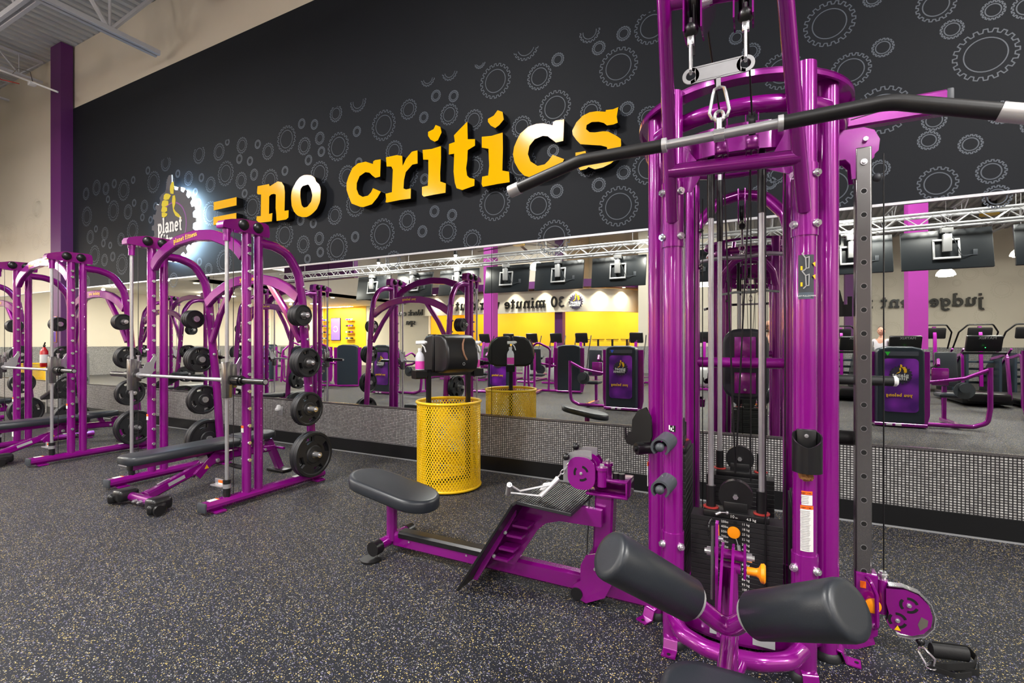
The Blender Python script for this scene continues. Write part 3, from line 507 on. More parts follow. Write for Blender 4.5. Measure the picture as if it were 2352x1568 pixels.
for xx in (-7.1, -5.5, -3.9, -2.3, -.7, .9, 2.5, 4.1, 5.7, 7.3, 8.9):
    joist('roof_joist', 'slim grey bar joist of the main ceiling, right of the deep roof truss', 'bar joists of the main ceiling', xx, -12.9, 4.45, 6.5, 7.02, .08, 1.5, th=.014)
for xx in (.4, 1.9, 3.4, 4.9, 6.4, 7.9): joist('roof_joist', 'white bar joist under the lower rear ceiling, seen in the mirror', 'joists of the rear ceiling', xx, -12.8, -7.6, 4.75, 5.15, .08, 1.0, th=.014)
for yy in (-4.2,): joist('roof_joist_girder', 'long steel roof girder across the hall behind the camera', 'girders seen in the mirror', yy, -12.8, 9.4, 6.0, 6.45, .14, 1.3, dirx=True, th=.03)
t = thing('conduit_box', 'small white junction box with loose red wire hanging beside the purple pillar top', 'conduit', (-11.6, 4.1, 6.1))
m = MB(); m.bar([(-12.6, 3.6, 6.45), (-11.5, 4.18, 5.98)], .03, .03); m.rbox((-11.95, 3.98, 6.14), (.12, .1, .06), .01); m.build('rail', WHP, t)
m = MB(); m.tube([(-12.6, 3.6, 6.38), (-12.4, 3.7, 6.2), (-12.1, 3.85, 6.12)], .008, 6, mi=0); m.tube([(-12.3, 3.8, 6.3), (-12.15, 3.85, 6.42), (-11.95, 3.95, 6.35), (-11.9, 3.97, 6.16)], .006, 6, mi=1); m.build('loose_wire', [RED, DSTL], t)
# outlet with air freshener
t = thing('wall_outlet', 'white plug-in device on the wall outlet between the right rack and the yellow basket', 'outlet', (-5.86, 4.5, .45))
m = MB(); m.rbox((-5.85, 4.508, .43), (.08, .012, .12), .004); m.build('cover_plate', STL, t)
m = MB(); m.rbox((-5.865, 4.485, .475), (.055, .05, .08), .02); m.sphere((-5.865, 4.462, .455), .028); m.build('plug_body', WHP, t)
# extinguisher on the pillar
t = thing('fire_extinguisher', 'red fire extinguisher with white label on the left of the pillar', 'extinguisher', (-12.16, 4.22, .9))
m = MB(); m.lathe([(0, .05), (.02, .062), (.3, .062), (.36, .03), (.38, .02)], (-12.16, 4.22, .9), n=20); m.build('cylinder_body', RED, t)
m = MB(); m.cyl((-12.16, 4.22, .98), (-12.16, 4.22, 1.14), .0635, n=20, cap=False); m.build('label_band', WHT, t)
m = MB(); m.cyl((-12.16, 4.22, 1.27), (-12.16, 4.22, 1.32), .018); m.bar([(-12.16, 4.22, 1.32), (-12.06, 4.20, 1.37)], .02, .012); m.bar([(-12.16, 4.22, 1.31), (-12.05, 4.20, 1.31)], .02, .012); m.build('valve_lever', BLK, t)
# ================= lettering on the black wall =================
LET_LAB = {'n': 'yellow ragged letter n after the equal sign', 'o': 'yellow ragged letter o of the word no', 'c': 'yellow ragged first letter c of critics', 'r': 'yellow ragged letter r of critics',
           'i1': 'yellow ragged letter i between r and t', 't': 'yellow ragged letter t of critics', 'i2': 'yellow ragged letter i between t and c', 'c2': 'yellow ragged second letter c, under the end of the black bar', 's': 'yellow ragged letter s at the end of critics'}
def wall_letter(key, extra=None):
    P0 = LET[key]; cx = sum(p[0] for p in P0) / len(P0); cz = sum(p[1] for p in P0) / len(P0)
    m = MB()
    if key == 'o':
        n = 40; A = []; B = []
        def samp(poly):
            res = []
            for k in range(n):
                t = 2 * PI * k / n; d = Vector((math.cos(t), math.sin(t))); best = .1
                for i in range(len(poly)):
                    a = Vector(poly[i]) - Vector((cx, cz)); b = Vector(poly[(i + 1) % len(poly)]) - Vector((cx, cz)); e = b - a
                    den = d.x * e.y - d.y * e.x
                    if abs(den) < 1e-9: continue
                    s_ = (a.x * e.y - a.y * e.x) / den; q = (a.x * d.y - a.y * d.x) / den
                    if 0 <= q <= 1 and s_ > 0: best = s_
                res.append((cx + d.x * best, cz + d.y * best))
            return res
        m.annulus(samp(LET['o']), samp(LET['o_in']), (0, WY - .1, 0), (1, 0, 0), (0, 0, 1), .004, 0, 0); m.annulus(samp(LET['o']), samp(LET['o_in']), (0, WY - .002, 0), (1, 0, 0), (0, 0, 1), .097, 1, 1)
    else:
        for p in [P0] + ([LET[extra]] if extra else []):
            p = p[::-1]
            m.prism(p, (0, WY - .1, 0), (1, 0, 0), (0, 0, 1), .004, 0, 0); m.prism(p, (0, WY - .002, 0), (1, 0, 0), (0, 0, 1), .097, 1, 1)
    o = m.build('raised_letter', [YLET, BLKM], loc=(cx, WY - .05, cz)); tag(o, LET_LAB[key], 'letter', 'no critics lettering')
for k_, e_ in (('n', None), ('o', None), ('c', None), ('r', None), ('i1', 'i1d'), ('t', None), ('i2', 'i2d'), ('c2', None), ('s', None)): wall_letter(k_, e_)
m = MB()
for k_ in ('b1', 'b2'):
    p = LET[k_][::-1]; m.prism(p, (0, WY - .1, 0), (1, 0, 0), (0, 0, 1), .004, 0, 0); m.prism(p, (0, WY - .002, 0), (1, 0, 0), (0, 0, 1), .097, 1, 1)
tag(m.build('equal_sign', [YLET, BLKM], loc=(-7.0, WY - .05, 3.4)), 'yellow raised equal sign right of the glowing gear sign', 'sign')
# glowing gear sign
cx, cz, R = -8.25, 3.24, .60
t = thing('gear_sign', 'dark gear shaped sign with yellow thumb, glowing white at its edge', 'sign', (cx, 4.45, cz))
go = []
nT = 20
for i in range(nT):
    a = 2 * PI * i / nT
    for da, q in ((-.27, .9), (-.18, 1), (.18, 1), (.27, .9)): go.append((cx + R * q * math.cos(a + da * 2 * PI / nT), cz + R * q * math.sin(a + da * 2 * PI / nT)))
m = MB(); m.prism(go, (0, 4.43, 0), (1, 0, 0), (0, 0, 1), .015, 0, 1)
th = [(-8.62, 3.55), (-8.58, 3.75), (-8.46, 3.78), (-8.42, 3.95), (-8.37, 4.03), (-8.29, 4.03), (-8.26, 3.6)]
m.prism(th, (0, 4.431, 0), (1, 0, 0), (0, 0, 1), .016, 0, 1); m.build('face_plate', [LOGOD, WHT], t)
gb = [(cx + (x - cx) * .99, cz + (z - cz) * .99) for x, z in go]
m = MB(); m.prism(gb, (0, 4.475, 0), (1, 0, 0), (0, 0, 1), .045, 0); m.build('light_rim', HALO, t)
for kk, P0 in THUMB.items():
    m = MB(); m.prism(P0[::-1] if kk != 'x' else P0, (0, 4.4145, 0), (1, 0, 0), (0, 0, 1), .004, 0); m.build('thumb_mark' if kk == 'thumb' else 'hand_mark' if kk == 'palm' else 'finger_mark', LOGOY, t)
m = MB(); m.ribbon(circ(.36, 40, cx, cz - .02, a0=-1.9, a1=2.3, close=True), .022, (0, 4.4148, 0), (1, 0, 0), (0, 0, 1), .002); m.build('ring_line', LOGOP, t)
m = MB(); slab(m, 'planet', .17, (-8.66, 4.411, 3.12), (1, 0, 0), (0, 0, 1), .004, w=.2, sq=.70); slab(m, 'fitness', .17, (-8.60, 4.411, 2.87), (1, 0, 0), (0, 0, 1), .004, w=.2, sq=.70); m.build('sign_lettering', WHT, t)
halo_l = area_light('gear_sign_glow', (-7.75, 4.38, 3.3), .5, 12, (.75, .9, 1), rot=(-PI / 2, 0, 0)) if False else None
# ================= smith machines =================
XC = -4.66; WX = .7345; YR, YF, YBK = 2.516, 2.688, 2.80
def bolt(m, p, d, r=.014, h=.012, mi=0):
    m.cyl(p, Vector(p) + Vector(d).normalized() * h, r, n=10, mi=mi); m.cyl(Vector(p) + Vector(d).normalized() * h, Vector(p) + Vector(d).normalized() * (h + .008), r * .6, n=8, mi=mi)
def smith(label):
    t = thing('smith_machine', label, 'smith machine', (XC, 2.9, 0), 0, 'smith machines along the mirror wall')
    for s in (-1, 1):
        X = XC + s * WX
        m = MB(); m.bar([(X, 2.32, .058), (X, 3.50, .058)], .10, .076, c=.35); m.build('floor_rail', PUR, t)
        m = MB(); m.rbox((X, 2.315, .058), (.103, .022, .078), .01); m.build('rail_end_cap', GRY, t)
        m = MB()
        for yy in (2.42, 3.42): m.cut(); m.rbox((X + .01, yy, .01), (.15, .09, .018), .004)
        m.build('foot_plate', PUR, t)
        m = MB(); m.cut(); m.box((X, 2.40, .0975), (.05, .07, .002), 0); m.box((X, 2.435, .0977), (.05, .015, .002), 1); m.cut(); m.box((X, 3.2, .0975), (.05, .07, .002), 0); m.box((X, 3.235, .0977), (.05, .015, .002), 1); m.build('rail_sticker', [WHT, ORG], t)
        for nm, yy in (('front_column', YF), ('rear_column', YBK)):
            m = MB(); m.cyl((X, yy, .08), (X, yy, 2.34), .0375, n=20)
            if nm == 'rear_column':
                for k in range(14): m.sphere((X + .037, yy, .35 + k * .147), .004, 6, 4)
            o = m.build(nm, PUR, t)
        m = MB()
        for z in [.365 + k * .1465 for k in range(12)] + [2.2, 2.13]:
            m.cut(); m.cyl((X + .03, YF - .005, z), (X + .048, YF - .005, z), .010, n=10); m.cyl((X + .046, YF - .005, z), (X + .056, YF - .005, z), .0145, n=10)
            m.cyl((X - .05, YF - .005, z), (X + .03, YF - .005, z), .011, n=8)
        m.build('catch_peg', CHR, t)
        m = MB(); m.cut(); m.box((X + .002, YF - .0385, .62), (.03, .003, .035), 0); m.box((X + .002, YF - .0385, .65), (.03, .003, .02), 1)
        if s < 0: m.cut(); m.box((X, YF - .0385, .22), (.045, .003, .14), 0); m.cut(); m.box((X, YF - .0385, 1.3), (.05, .003, .015), 0)
        m.build('column_sticker', [WHT, ORG], t)
        m = MB(); m.tube([(X, 2.80, 2.25), (X, 2.95, 2.245), (X, 3.10, 2.20), (X, 3.22, 2.02), (X, 3.262, 1.75), (X, 3.30, 1.3), (X, 3.345, .85), (X, 3.37, .45), (X, 3.40, .09)], .041, 16, fil=.25, fn=5); m.build('rear_arm', PUR, t)
        m = MB()
        for yy, z in ((3.245, 1.9), (3.257, 1.68), (3.27, 1.52), (3.29, 1.40), (3.285, 1.24), (3.33, .95)):
            for q in (-1, 1): m.cut(); bolt(m, (X + q * .038, yy, z), (q, 0, 0))
        m.build('arm_bolt', CHR, t)
        for yy, z in PEGS:
            m = MB(); m.cyl((X + s * .03, yy, z), (X + s * .215, yy, z), .0245, n=16); m.cyl((X + s * .03, yy, z), (X + s * .045, yy, z), .032, n=16); bolt(m, (X + s * .215, yy, z), (s, 0, 0), .013, .01); m.build('plate_peg', CHR, t)
        # guide rod, collars and foot
        m = MB(); m.cyl((X, YR, .17), (X, YR, 2.24), .0145, n=14); m.build('guide_rod', STL, t)
        m = MB(); m.cut(); m.cyl((X, YR, .09), (X, YR, .17), .028, n=16); m.cut(); m.cyl((X, YR, .20), (X, YR, .235), .03, n=16); m.build('rod_bumper', BLK, t)
        m = MB(); m.cyl((X, YR, .165), (X, YR, .20), .031, n=16); m.rbox((X - .10, YR - .01, .175), (.15, .05, .012), .004); m.rbox((X - .10, YR + .01, .2), (.14, .01, .05), .003); m.build('lock_latch', STL, t)
        m = MB(); m.box((X - .09, YR + .003, .205), (.055, .003, .022), 0); m.box((X - .09, YR + .003, .188), (.055, .003, .012), 1); m.build('latch_sticker', [ORG, WHT], t)
        m = MB(); m.cyl((X, YR, 2.21), (X, YR, 2.28), .027, n=14); m.cyl((X, YR, 2.275), (X, YR, 2.31), .032, n=14); m.build('rod_socket', PUR, t)
        # head cap along the top of the tower
        m = MB(); pf = [(2.455, 2.312), (2.455, 2.345), (2.47, 2.372), (2.52, 2.39), (2.62, 2.415), (2.84, 2.42), (2.87, 2.405), (2.88, 2.34), (2.875, 2.30), (2.60, 2.305)]
        m.prism(pf[::-1], (X - .045, 0, 0), (0, 1, 0), (0, 0, 1), .09); m.build('head_cap', PUR, t)
        m = MB()
        for yy in (2.632, 2.765):
            for q in (-1, 1): m.cut(); m.sphere((X + q * .045, yy, 2.365), .047, 16, 8, sc=(.75, 1, 1))
        m.build('pulley_cover', BLK, t)
        m = MB(); m.cyl((X, 2.572, .1), (X, 2.572, 2.33), .003, n=6); m.build('counter_cable', BLK, t)
        # bar carriage
        m = MB(); m.rbox((X, YR, 1.06), (.062, .062, .30), .008); m.rbox((X, YR + .05, 1.09), (.045, .05, .2), .006); m.build('bar_carriage', DSTL, t)
        m = MB(); m.cyl((X, YR + .055, 1.19), (X, YR + .055, 1.235), .01); m.cyl((X, YR + .055, 1.235), (X, YR + .055, 1.245), .017); m.build('carriage_bolt', CHR, t)
        m = MB(); m.prism([(0, 0), (.03, .0), (.05, .05), (.09, .06), (.125, .12), (.14, .12), (.15, .09), (.13, .04), (.12, -.04), (.09, -.08), (.04, -.07), (0, -.04)], (X - s * .07, YR + .03, 1.12), (0, 1, 0), (0, 0, 1), .008); m.build('catch_hook', STL, t)
    for nm, yy, pts in (('front_arch', 2.69, [(-.70, 2.12), (-.60, 2.21), (-.46, 2.275), (-.28, 2.335), (0, 2.36), (.28, 2.335), (.46, 2.275), (.60, 2.21), (.70, 2.12)]),
                        ('rear_arch', 3.235, [(-.72, 1.80), (-.58, 1.89), (-.40, 1.965), (-.2, 2.005), (0, 2.015), (.2, 2.005), (.40, 1.965), (.58, 1.89), (.72, 1.80)])):
        m = MB(); m.sweep(fillet([(XC + a, yy, b) for a, b in pts], .3, 3), [(-.03, -.04), (.024, -.045), (.03, -.04), (.03, .04), (.024, .045), (-.024, .045), (-.03, .04)], up=(0, 1, 0)) if False else m.bar([(XC + a, yy, b) for a, b in pts], .10, .055, up=(0, 1, 0), fil=.3, c=.14, fn=3)
        m.build(nm, PUR, t)
    m = MB(); slab(m, 'planet fitness', .03, (XC - .30, 2.6615, 2.312), Vector((1, 0, .11)).normalized(), Vector((-.11, 0, 1)).normalized(), .0012, w=.24); m.build('arch_lettering', YTXT, t)
    m = MB(); m.cut(); slab(m, 'you belong', .03, (XC - .13, 3.2055, 2.0), (1, 0, 0), (0, 0, 1), .0012, w=.24)
    m.cut(); slab(m, 'you belong', .026, (XC + .13, 3.2635, 2.0), (-1, 0, 0), (0, 0, 1), .0012, w=.24); m.build('arch_lettering', YTXT, t)
    for s in (-1, 1):
        m = MB(); m.bar([(XC + s * .30, 3.235, 1.955), (XC + s * .52, 3.25, 1.68), (XC + s * .70, 3.27, 1.38)], .06, .05, up=(0, 1, 0), fil=.5, c=.2); m.build('diagonal_brace', PUR, t)
    m = MB(); m.cyl((XC - .86, 2.55, 1.055), (XC + .86, 2.55, 1.055), .0145, n=14, mi=0)
    for s in (-1, 1):
        m.cyl((XC + s * .45, 2.55, 1.055), (XC + s * .64, 2.55, 1.055), .017, n=14, mi=0); m.cyl((XC + s * .64, 2.55, 1.055), (XC + s * .67, 2.55, 1.055), .03, n=14, mi=0)
    bar = m.build('barbell', STL, t); bar['label'] = 'steel bar across the carriages'
    for s in (-1, 1):
        m = MB(); m.cyl((XC + s * .79, 2.55, 1.055), (XC + s * .87, 2.55, 1.055), .042, n=18); m.cyl((XC + s * .87, 2.55, 1.055), (XC + s * .90, 2.55, 1.055), .034, n=18); m.cyl((XC + s * .90, 2.55, 1.055), (XC + s * 1.17, 2.55, 1.055), .0245, n=18); m.build('bar_sleeve', BLKM, bar)
        m = MB(); m.cyl((XC + s * 1.165, 2.55, 1.055), (XC + s * 1.175, 2.55, 1.055), .018, n=12); m.build('sleeve_end', STL, bar)
    return t
PEGS = [(3.145, 1.625), (3.206, 1.183), (3.239, .74), (3.285, .30)]
sm1 = smith('nearest purple smith machine, left of the yellow basket, with the full arch lettering in view')
SH = -3.22
sm2 = copy_tree(sm1, loc=(XC + SH, 2.93, 0), label='second purple smith machine, standing in front of the wall pillar')
sm3 = copy_tree(sm1, loc=(XC + 2 * SH, 2.96, 0), label='third purple smith machine, mostly cut off by the left edge of the photo')
# plates: built at the origin, axis along x
def plate(r, th, name='weight_plate'):
    t = thing(name, 'x', 'weight plate', (0, 0, 0)); n = 48
    m = MB(); prof = [(-th / 2, .026), (-th / 2, r * .36), (-th * .32, r * .40), (-th * .32, r * .84), (-th / 2, r * .88), (-th / 2, r * .97), (-th * .3, r), (th * .3, r), (th / 2, r * .97), (th / 2, r * .88), (th * .32, r * .84), (th * .32, r * .40), (th / 2, r * .36), (th / 2, .026)]
    if r < .13: m.lathe(prof, (0, 0, 0), (1, 0, 0), n=32, cap=False)
    else:
        # grip slots: leave out the web where the three openings are
        x, y, d = frame((1, 0, 0)); k = len(prof); vs = []
        for h, q in prof:
            for i in range(n): a = 2 * PI * i / n; vs.append(d * h + x * math.cos(a) * q + y * math.sin(a) * q)
        fs = []
        def slot(i): return (i % (n // 4)) in (0, 1, 2, 3, 4)
        for j in range(k - 1):
            if j in (2, 10): continue
            for i in range(n): fs.append((j * n + i, j * n + (i + 1) % n, (j + 1) * n + (i + 1) % n, (j + 1) * n + i))
        # web on both faces split in rings with the openings omitted
        for h in (-th * .32, th * .32):
            b = len(vs)
            for q in (.40, .58, .82, .84):
                for i in range(n): a = 2 * PI * i / n; vs.append(d * h + x * math.cos(a) * q * r + y * math.sin(a) * q * r)
            for j in range(3):
                for i in range(n):
                    if j == 1 and slot(i): continue
                    fs.append((b + j * n + i, b + j * n + (i + 1) % n, b + (j + 1) * n + (i + 1) % n, b + (j + 1) * n + i))
        for i in range(n):
            if slot(i):
                for q0, q1, i0, i1 in ((.58, .58, i, i + 1), (.82, .82, i, i + 1)):
                    b = len(vs)
                    for h in (-th * .32, th * .32):
                        for ii in (i0, i1): a = 2 * PI * ii / n; vs.append(d * h + x * math.cos(a) * q0 * r + y * math.sin(a) * q0 * r)
                    fs.append((b, b + 1, b + 3, b + 2))
                for ii, cond in ((i, not slot(i - 1)), (i + 1, not slot(i + 1))):
                    if cond:
                        b = len(vs)
                        for h in (-th * .32, th * .32):
                            for q in (.58, .82): a = 2 * PI * ii / n; vs.append(d * h + x * math.cos(a) * q * r + y * math.sin(a) * q * r)
                        fs.append((b, b + 1, b + 3, b + 2))
        m.add(vs, fs)
    # raised tick marks where the letters sit
    for s in (-1, 1):
        for a0 in (0.5, 2.2, 3.7, 5.3):
            for k in range(6):
                a = a0 + k * .13; q = r * .46; m.box((s * th * .34, q * math.cos(a), q * math.sin(a)), (th * .06, r * .035, r * .09), rot=(a, 0, 0))
    m.build('rubber_disc', RUB, t, world=False)
    m = MB(); m.annulus(circ(.034, 24), circ(.0255, 24), (-th / 2 - .001, 0, 0), (0, 1, 0), (0, 0, 1), th + .002); m.build('steel_hub', DSTL, t, world=False)
    return t
PR = [(.098, .036), (.138, .036), (.160, .040), (.216, .046)]
protos = [plate(*a) for a in PR]; used = [False] * 4
ordn = ['topmost', 'second from top', 'third from top', 'lowest']; SN = ['nearest smith machine', 'second smith machine', 'third smith machine']; posn = ['innermost', 'middle', 'outermost']
for mi_, (xc, dy) in enumerate(((XC, 0), (XC + SH, .03), (XC + 2 * SH, .06))):
    for s in (1, -1):
        for pi_, (yy, z) in enumerate(PEGS):
            cnt = (3, 3, 2, 2)[pi_]; x = .048; r, th = PR[pi_]
            for k in range(cnt):
                x += th + .001 if k else th / 2 + .004
                loc = (xc + s * (WX + x), yy + dy, z - (.0015)); P_ = posn[k] if cnt == 3 else (posn[0] if k == 0 else posn[2])
                lab = '%s black %splate on the %s %s peg of the %s' % (P_, 'small ' if pi_ == 0 else '', ordn[pi_], 'right' if s > 0 else 'left', SN[mi_])
                if not used[pi_]: o = protos[pi_]; used[pi_] = True; o.location = loc; o['label'] = lab; o['group'] = 'weight plates on the smith machines'
                else: o = copy_tree(protos[pi_], loc=loc, label=lab, group='weight plates on the smith machines')
# ---- adjustable benches inside the machines ----
def bench(label):
    bxc = -4.56
    t = thing('adjustable_bench', label, 'bench', (bxc, 2.8, 0), 0, 'benches inside the smith machines')
    def pad(y0, y1, w0, w1, z, nm):
        m = MB(); n = 10; out = []
        out = [(-w0 / 2 + .04, y0), (w0 / 2 - .04, y0), (w0 / 2, y0 + .04), (w1 / 2, y1 - .03), (w1 / 2 - .03, y1), (-w1 / 2 + .03, y1), (-w1 / 2, y1 - .03), (-w0 / 2, y0 + .04)]
        for k in range(len(out)): out[k] = (out[k][0], out[k][1])
        def lay(s, zz): return [(bxc + a * s, (y0 + y1) / 2 + (b - (y0 + y1) / 2) * (1 - (1 - s) * .35), zz) for a, b in out]
        n = len(out); vs = lay(.96, z - .07) + lay(1, z - .055) + lay(1, z - .018) + lay(.93, z - .003) + lay(.8, z)
        fs = [(j * n + i, j * n + (i + 1) % n, (j + 1) * n + (i + 1) % n, (j + 1) * n + i) for j in range(4) for i in range(n)] + [tuple(range(n))[::-1], tuple(range(4 * n, 5 * n))]
        m.add(vs, fs); return m.build(nm, VIN, t, ang=60)
    pad(2.06, 2.985, .24, .30, .45, 'back_pad'); pad(3.01, 3.39, .30, .22, .46, 'seat_pad')
    m = MB(); m.bar([(bxc, 2.12, .35), (bxc, 3.0, .365)], .06, .05); m.build('pad_rail', PUR, t)
    m = MB(); m.rbox((bxc, 2.115, .35), (.064, .03, .054), .012); m.build('rail_end_cap', BLK, t)
    m = MB(); m.bar([(bxc, 2.24, .085), (bxc, 2.80, .27), (bxc, 2.98, .29), (bxc, 3.42, .27)], .075, .075, fil=.12, c=.2); m.build('main_beam', PUR, t)
    m = MB(); m.bar([(bxc - .1, 2.24, .07), (bxc - .07, 2.52, .14)], .045, .05); m.build('side_strut', PUR, t)
    m = MB(); m.cut(); m.box((bxc + .04, 2.45, .165), (.003, .14, .03), rot=(.31, 0, 0)); m.cut(); m.box((bxc - .09, 2.42, .15), (.06, .1, .002), rot=(.3, 0, 0)); m.build('rail_sticker', STKG, t)
    m = MB(); m.cyl((bxc - .30, 2.22, .06), (bxc + .27, 2.22, .06), .038, n=16); m.build('front_crossbar', PUR, t)
    for s in (-1, 1):
        m = MB(); m.rbox((bxc + s * .25, 2.20, .075), (.13, .16, .10), .03, seg=3); m.rbox((bxc + s * .30, 2.16, .05), (.05, .14, .08), .025, seg=3); m.build('corner_boot', BLK, t)
        m = MB(); m.cyl((bxc + s * .335, 2.15, .045), (bxc + s * .36, 2.15, .045), .04, n=18); m.build('transport_wheel', BLK, t)
    m = MB(); m.cut(); bolt(m, (bxc - .03, 2.18, .06), (0, -1, 0), .012, .03); m.cut(); bolt(m, (bxc + .04, 2.18, .06), (0, -1, 0), .012, .03); m.build('axle_bolt', CHR, t)
    m = MB(); m.cut(); m.bar([(bxc - .045, 2.62, .16), (bxc - .045, 2.80, .33)], .012, .07); m.cut(); m.bar([(bxc + .045, 2.62, .16), (bxc + .045, 2.80, .33)], .012, .07); m.build('adjuster_ladder', PUR, t)
    m = MB(); m.box((bxc, 2.70, .30), (.06, .05, .05), rot=(.4, 0, 0)); m.build('adjuster_block', STL, t)
    m = MB(); m.prism([(0, 0), (.04, 0), (.02, .036)], (bxc + .053, 2.68, .215), (0, 1, 0), (0, 0, 1), .002); m.build('warning_triangle', YTXT, t)
    m = MB(); m.bar([(bxc, 2.78, .33), (bxc, 3.1, .27)], .05, .03); m.bar([(bxc, 3.20, .38), (bxc, 3.24, .28)], .05, .05); m.cyl((bxc - .06, 3.02, .33), (bxc + .06, 3.02, .33), .02); m.build('hinge_link', PUR, t)
    m = MB(); m.bar([(bxc, 3.36, .36), (bxc + .0, 3.50, .04)], .07, .07); m.bar([(bxc - .0, 3.4, .27), (bxc + .0, 3.40, .25)], .05, .05); m.cyl((bxc, 3.43, .27), (bxc + .16, 3.43, .27), .014); m.build('rear_leg', PUR, t)
    m = MB(); m.rbox((bxc, 3.50, .018), (.26, .13, .03), .012); m.build('rear_foot', BLK, t)
    m = MB(); m.cyl((bxc + .02, 2.95, .19), (bxc + .2, 2.95, .18), .02); m.build('handle', GRIP, t)
    m = MB(); m.cut(); bolt(m, (bxc + .038, 2.80, .27), (1, 0, 0), .02, .02); m.cut(); bolt(m, (bxc + .038, 3.3, .27), (1, 0, 0), .014, .012); m.build('pivot_bolt', CHR, t)
    return t
b1 = bench('flat black padded bench with purple frame inside the nearest smith machine')
copy_tree(b1, loc=(-4.56 + SH, 2.86, 0), label='flat black padded bench inside the second smith machine')
copy_tree(b1, loc=(-4.56 + 2 * SH, 2.9, 0), label='black padded bench inside the third smith machine at the left edge')
# decline bench with rollers behind the second machine
t = thing('leg_hold_bench', 'black inclined bench with a dark foam roller, beside the wall left of the pillar base', 'bench', (-9.6, 3.7, 0))
m = MB(); m.rbox((-10.1, 3.75, .62), (1.0, .28, .07), .02, rot=(0, -.35, 0)); m.build('incline_pad', VIN, t)
m = MB(); m.bar([(-10.5, 3.75, .1), (-9.3, 3.75, .1)], .08, .07); m.bar([(-9.45, 3.75, .1), (-9.45, 3.75, .72)], .06, .06); m.bar([(-10.3, 3.75, .1), (-10.3, 3.75, .52)], .06, .06); m.build('bench_frame', PUR, t)
m = MB(); m.lathe([(0, .05), (.01, .07), (.2, .075), (.21, .06)], (-9.5, 3.62, .70), (1, -.5, 0), n=20); m.build('foam_roller', GRIP, t)
# ================= yellow basket with wipe dispensers =================
def basket(label, cx, cy, group=None):
    t = thing('mesh_waste_basket', label, 'waste basket', (cx, cy, 0), 0, group); r = .30
    m = MB(); NX, NZ = 64, 36; z0, z1 = .035, .80; dz = (z1 - z0) / NZ
    for i in range(NX):
        for j in range(NZ + 1):
            # expanded metal: strands running both ways between staggered nodes
            a = 2 * PI * (i + .5 * (j % 2)) / NX; z = z0 + j * dz
            if j == NZ: continue
            for s in (-.5, .5):
                a2 = a + s * 2 * PI / NX; zz = z + dz; w = .0040; q = r + .0
                # small prism strand (3-sided)
                p = Vector((cx + q * math.cos(a), cy + q * math.sin(a), z)); p2 = Vector((cx + q * math.cos(a2), cy + q * math.sin(a2), zz))
                nr = Vector((math.cos(a), math.sin(a), 0)); tt = (p2 - p).normalized(); sd = tt.cross(nr).normalized() * w
                o = len(m.v); m.v += [tuple(p + sd - nr * .0015), tuple(p - sd - nr * .0015), tuple(p - sd + nr * .0015), tuple(p + sd + nr * .0015), tuple(p2 + sd - nr * .0015), tuple(p2 - sd - nr * .0015), tuple(p2 - sd + nr * .0015), tuple(p2 + sd + nr * .0015)]
                for f in ((0, 1, 5, 4), (1, 2, 6, 5), (2, 3, 7, 6), (3, 0, 4, 7)): m.f.append(tuple(o + k for k in f)); m.mi.append(0)
    m.build('mesh_wall', YEL, t, ang=20)
    m = MB(); m.tube(ring_pts(cx, cy, .81, r, 48), .014, 10, closed=True); m.build('top_rim', YEL, t)
    m = MB(); m.tube(ring_pts(cx, cy, .022, r, 48), .013, 10, closed=True); m.lathe([(.02, r * .99), (.028, r * .99)], (cx, cy, 0), n=40); m.build('bottom_rim', YEL, t)
    return t
BX, BY = -2.637, 3.866
bk = basket('tall yellow expanded-metal waste basket standing against the mirror wall', BX, BY)
copy_tree(bk, loc=(-17.1, 3.36, 0), label='yellow mesh waste basket seen only as a reflection at the left edge')
ax = Vector((.44, .9, 0)).normalized(); nx = Vector((.9, -.44, 0)).normalized(); C0 = Vector((BX, BY, 0)); UZ = Vector((0, 0, 1))
t = thing('dispenser_stand', 'black two-post stand rising out of the yellow basket, holding the dispensers', 'stand', (BX, BY, .03))
m = MB()
for s in (-1, 1):
    m.cut(); p = C0 + ax * .215 * s; m.bar([p + UZ * .035, p + UZ * 1.12], .04, .04, up=tuple(ax))
m.build('post', BLKM, t)
m = MB(); p = C0 + UZ * 1.075; m.bar([p - ax * .36, p + ax * .36], .035, .04); m.build('crossbar', BLKM, t)
for s in (-1, 1): m = MB(); m.bar([p + ax * (.31 * s - .055), p + ax * (.31 * s + .055)], .10, .075); m.build('bottle_tray', BLKM, t)
m = MB(); m.bar([C0 - ax * .215 + UZ * .06, C0 + ax * .215 + UZ * .06], .05, .03); m.build('base_bar', BLKM, t)
prof = [(0, 0), (.16, 0), (.235, .03), (.26, .10), (.245, .22), (.21, .30), (.15, .345), (.05, .355), (0, .355)]
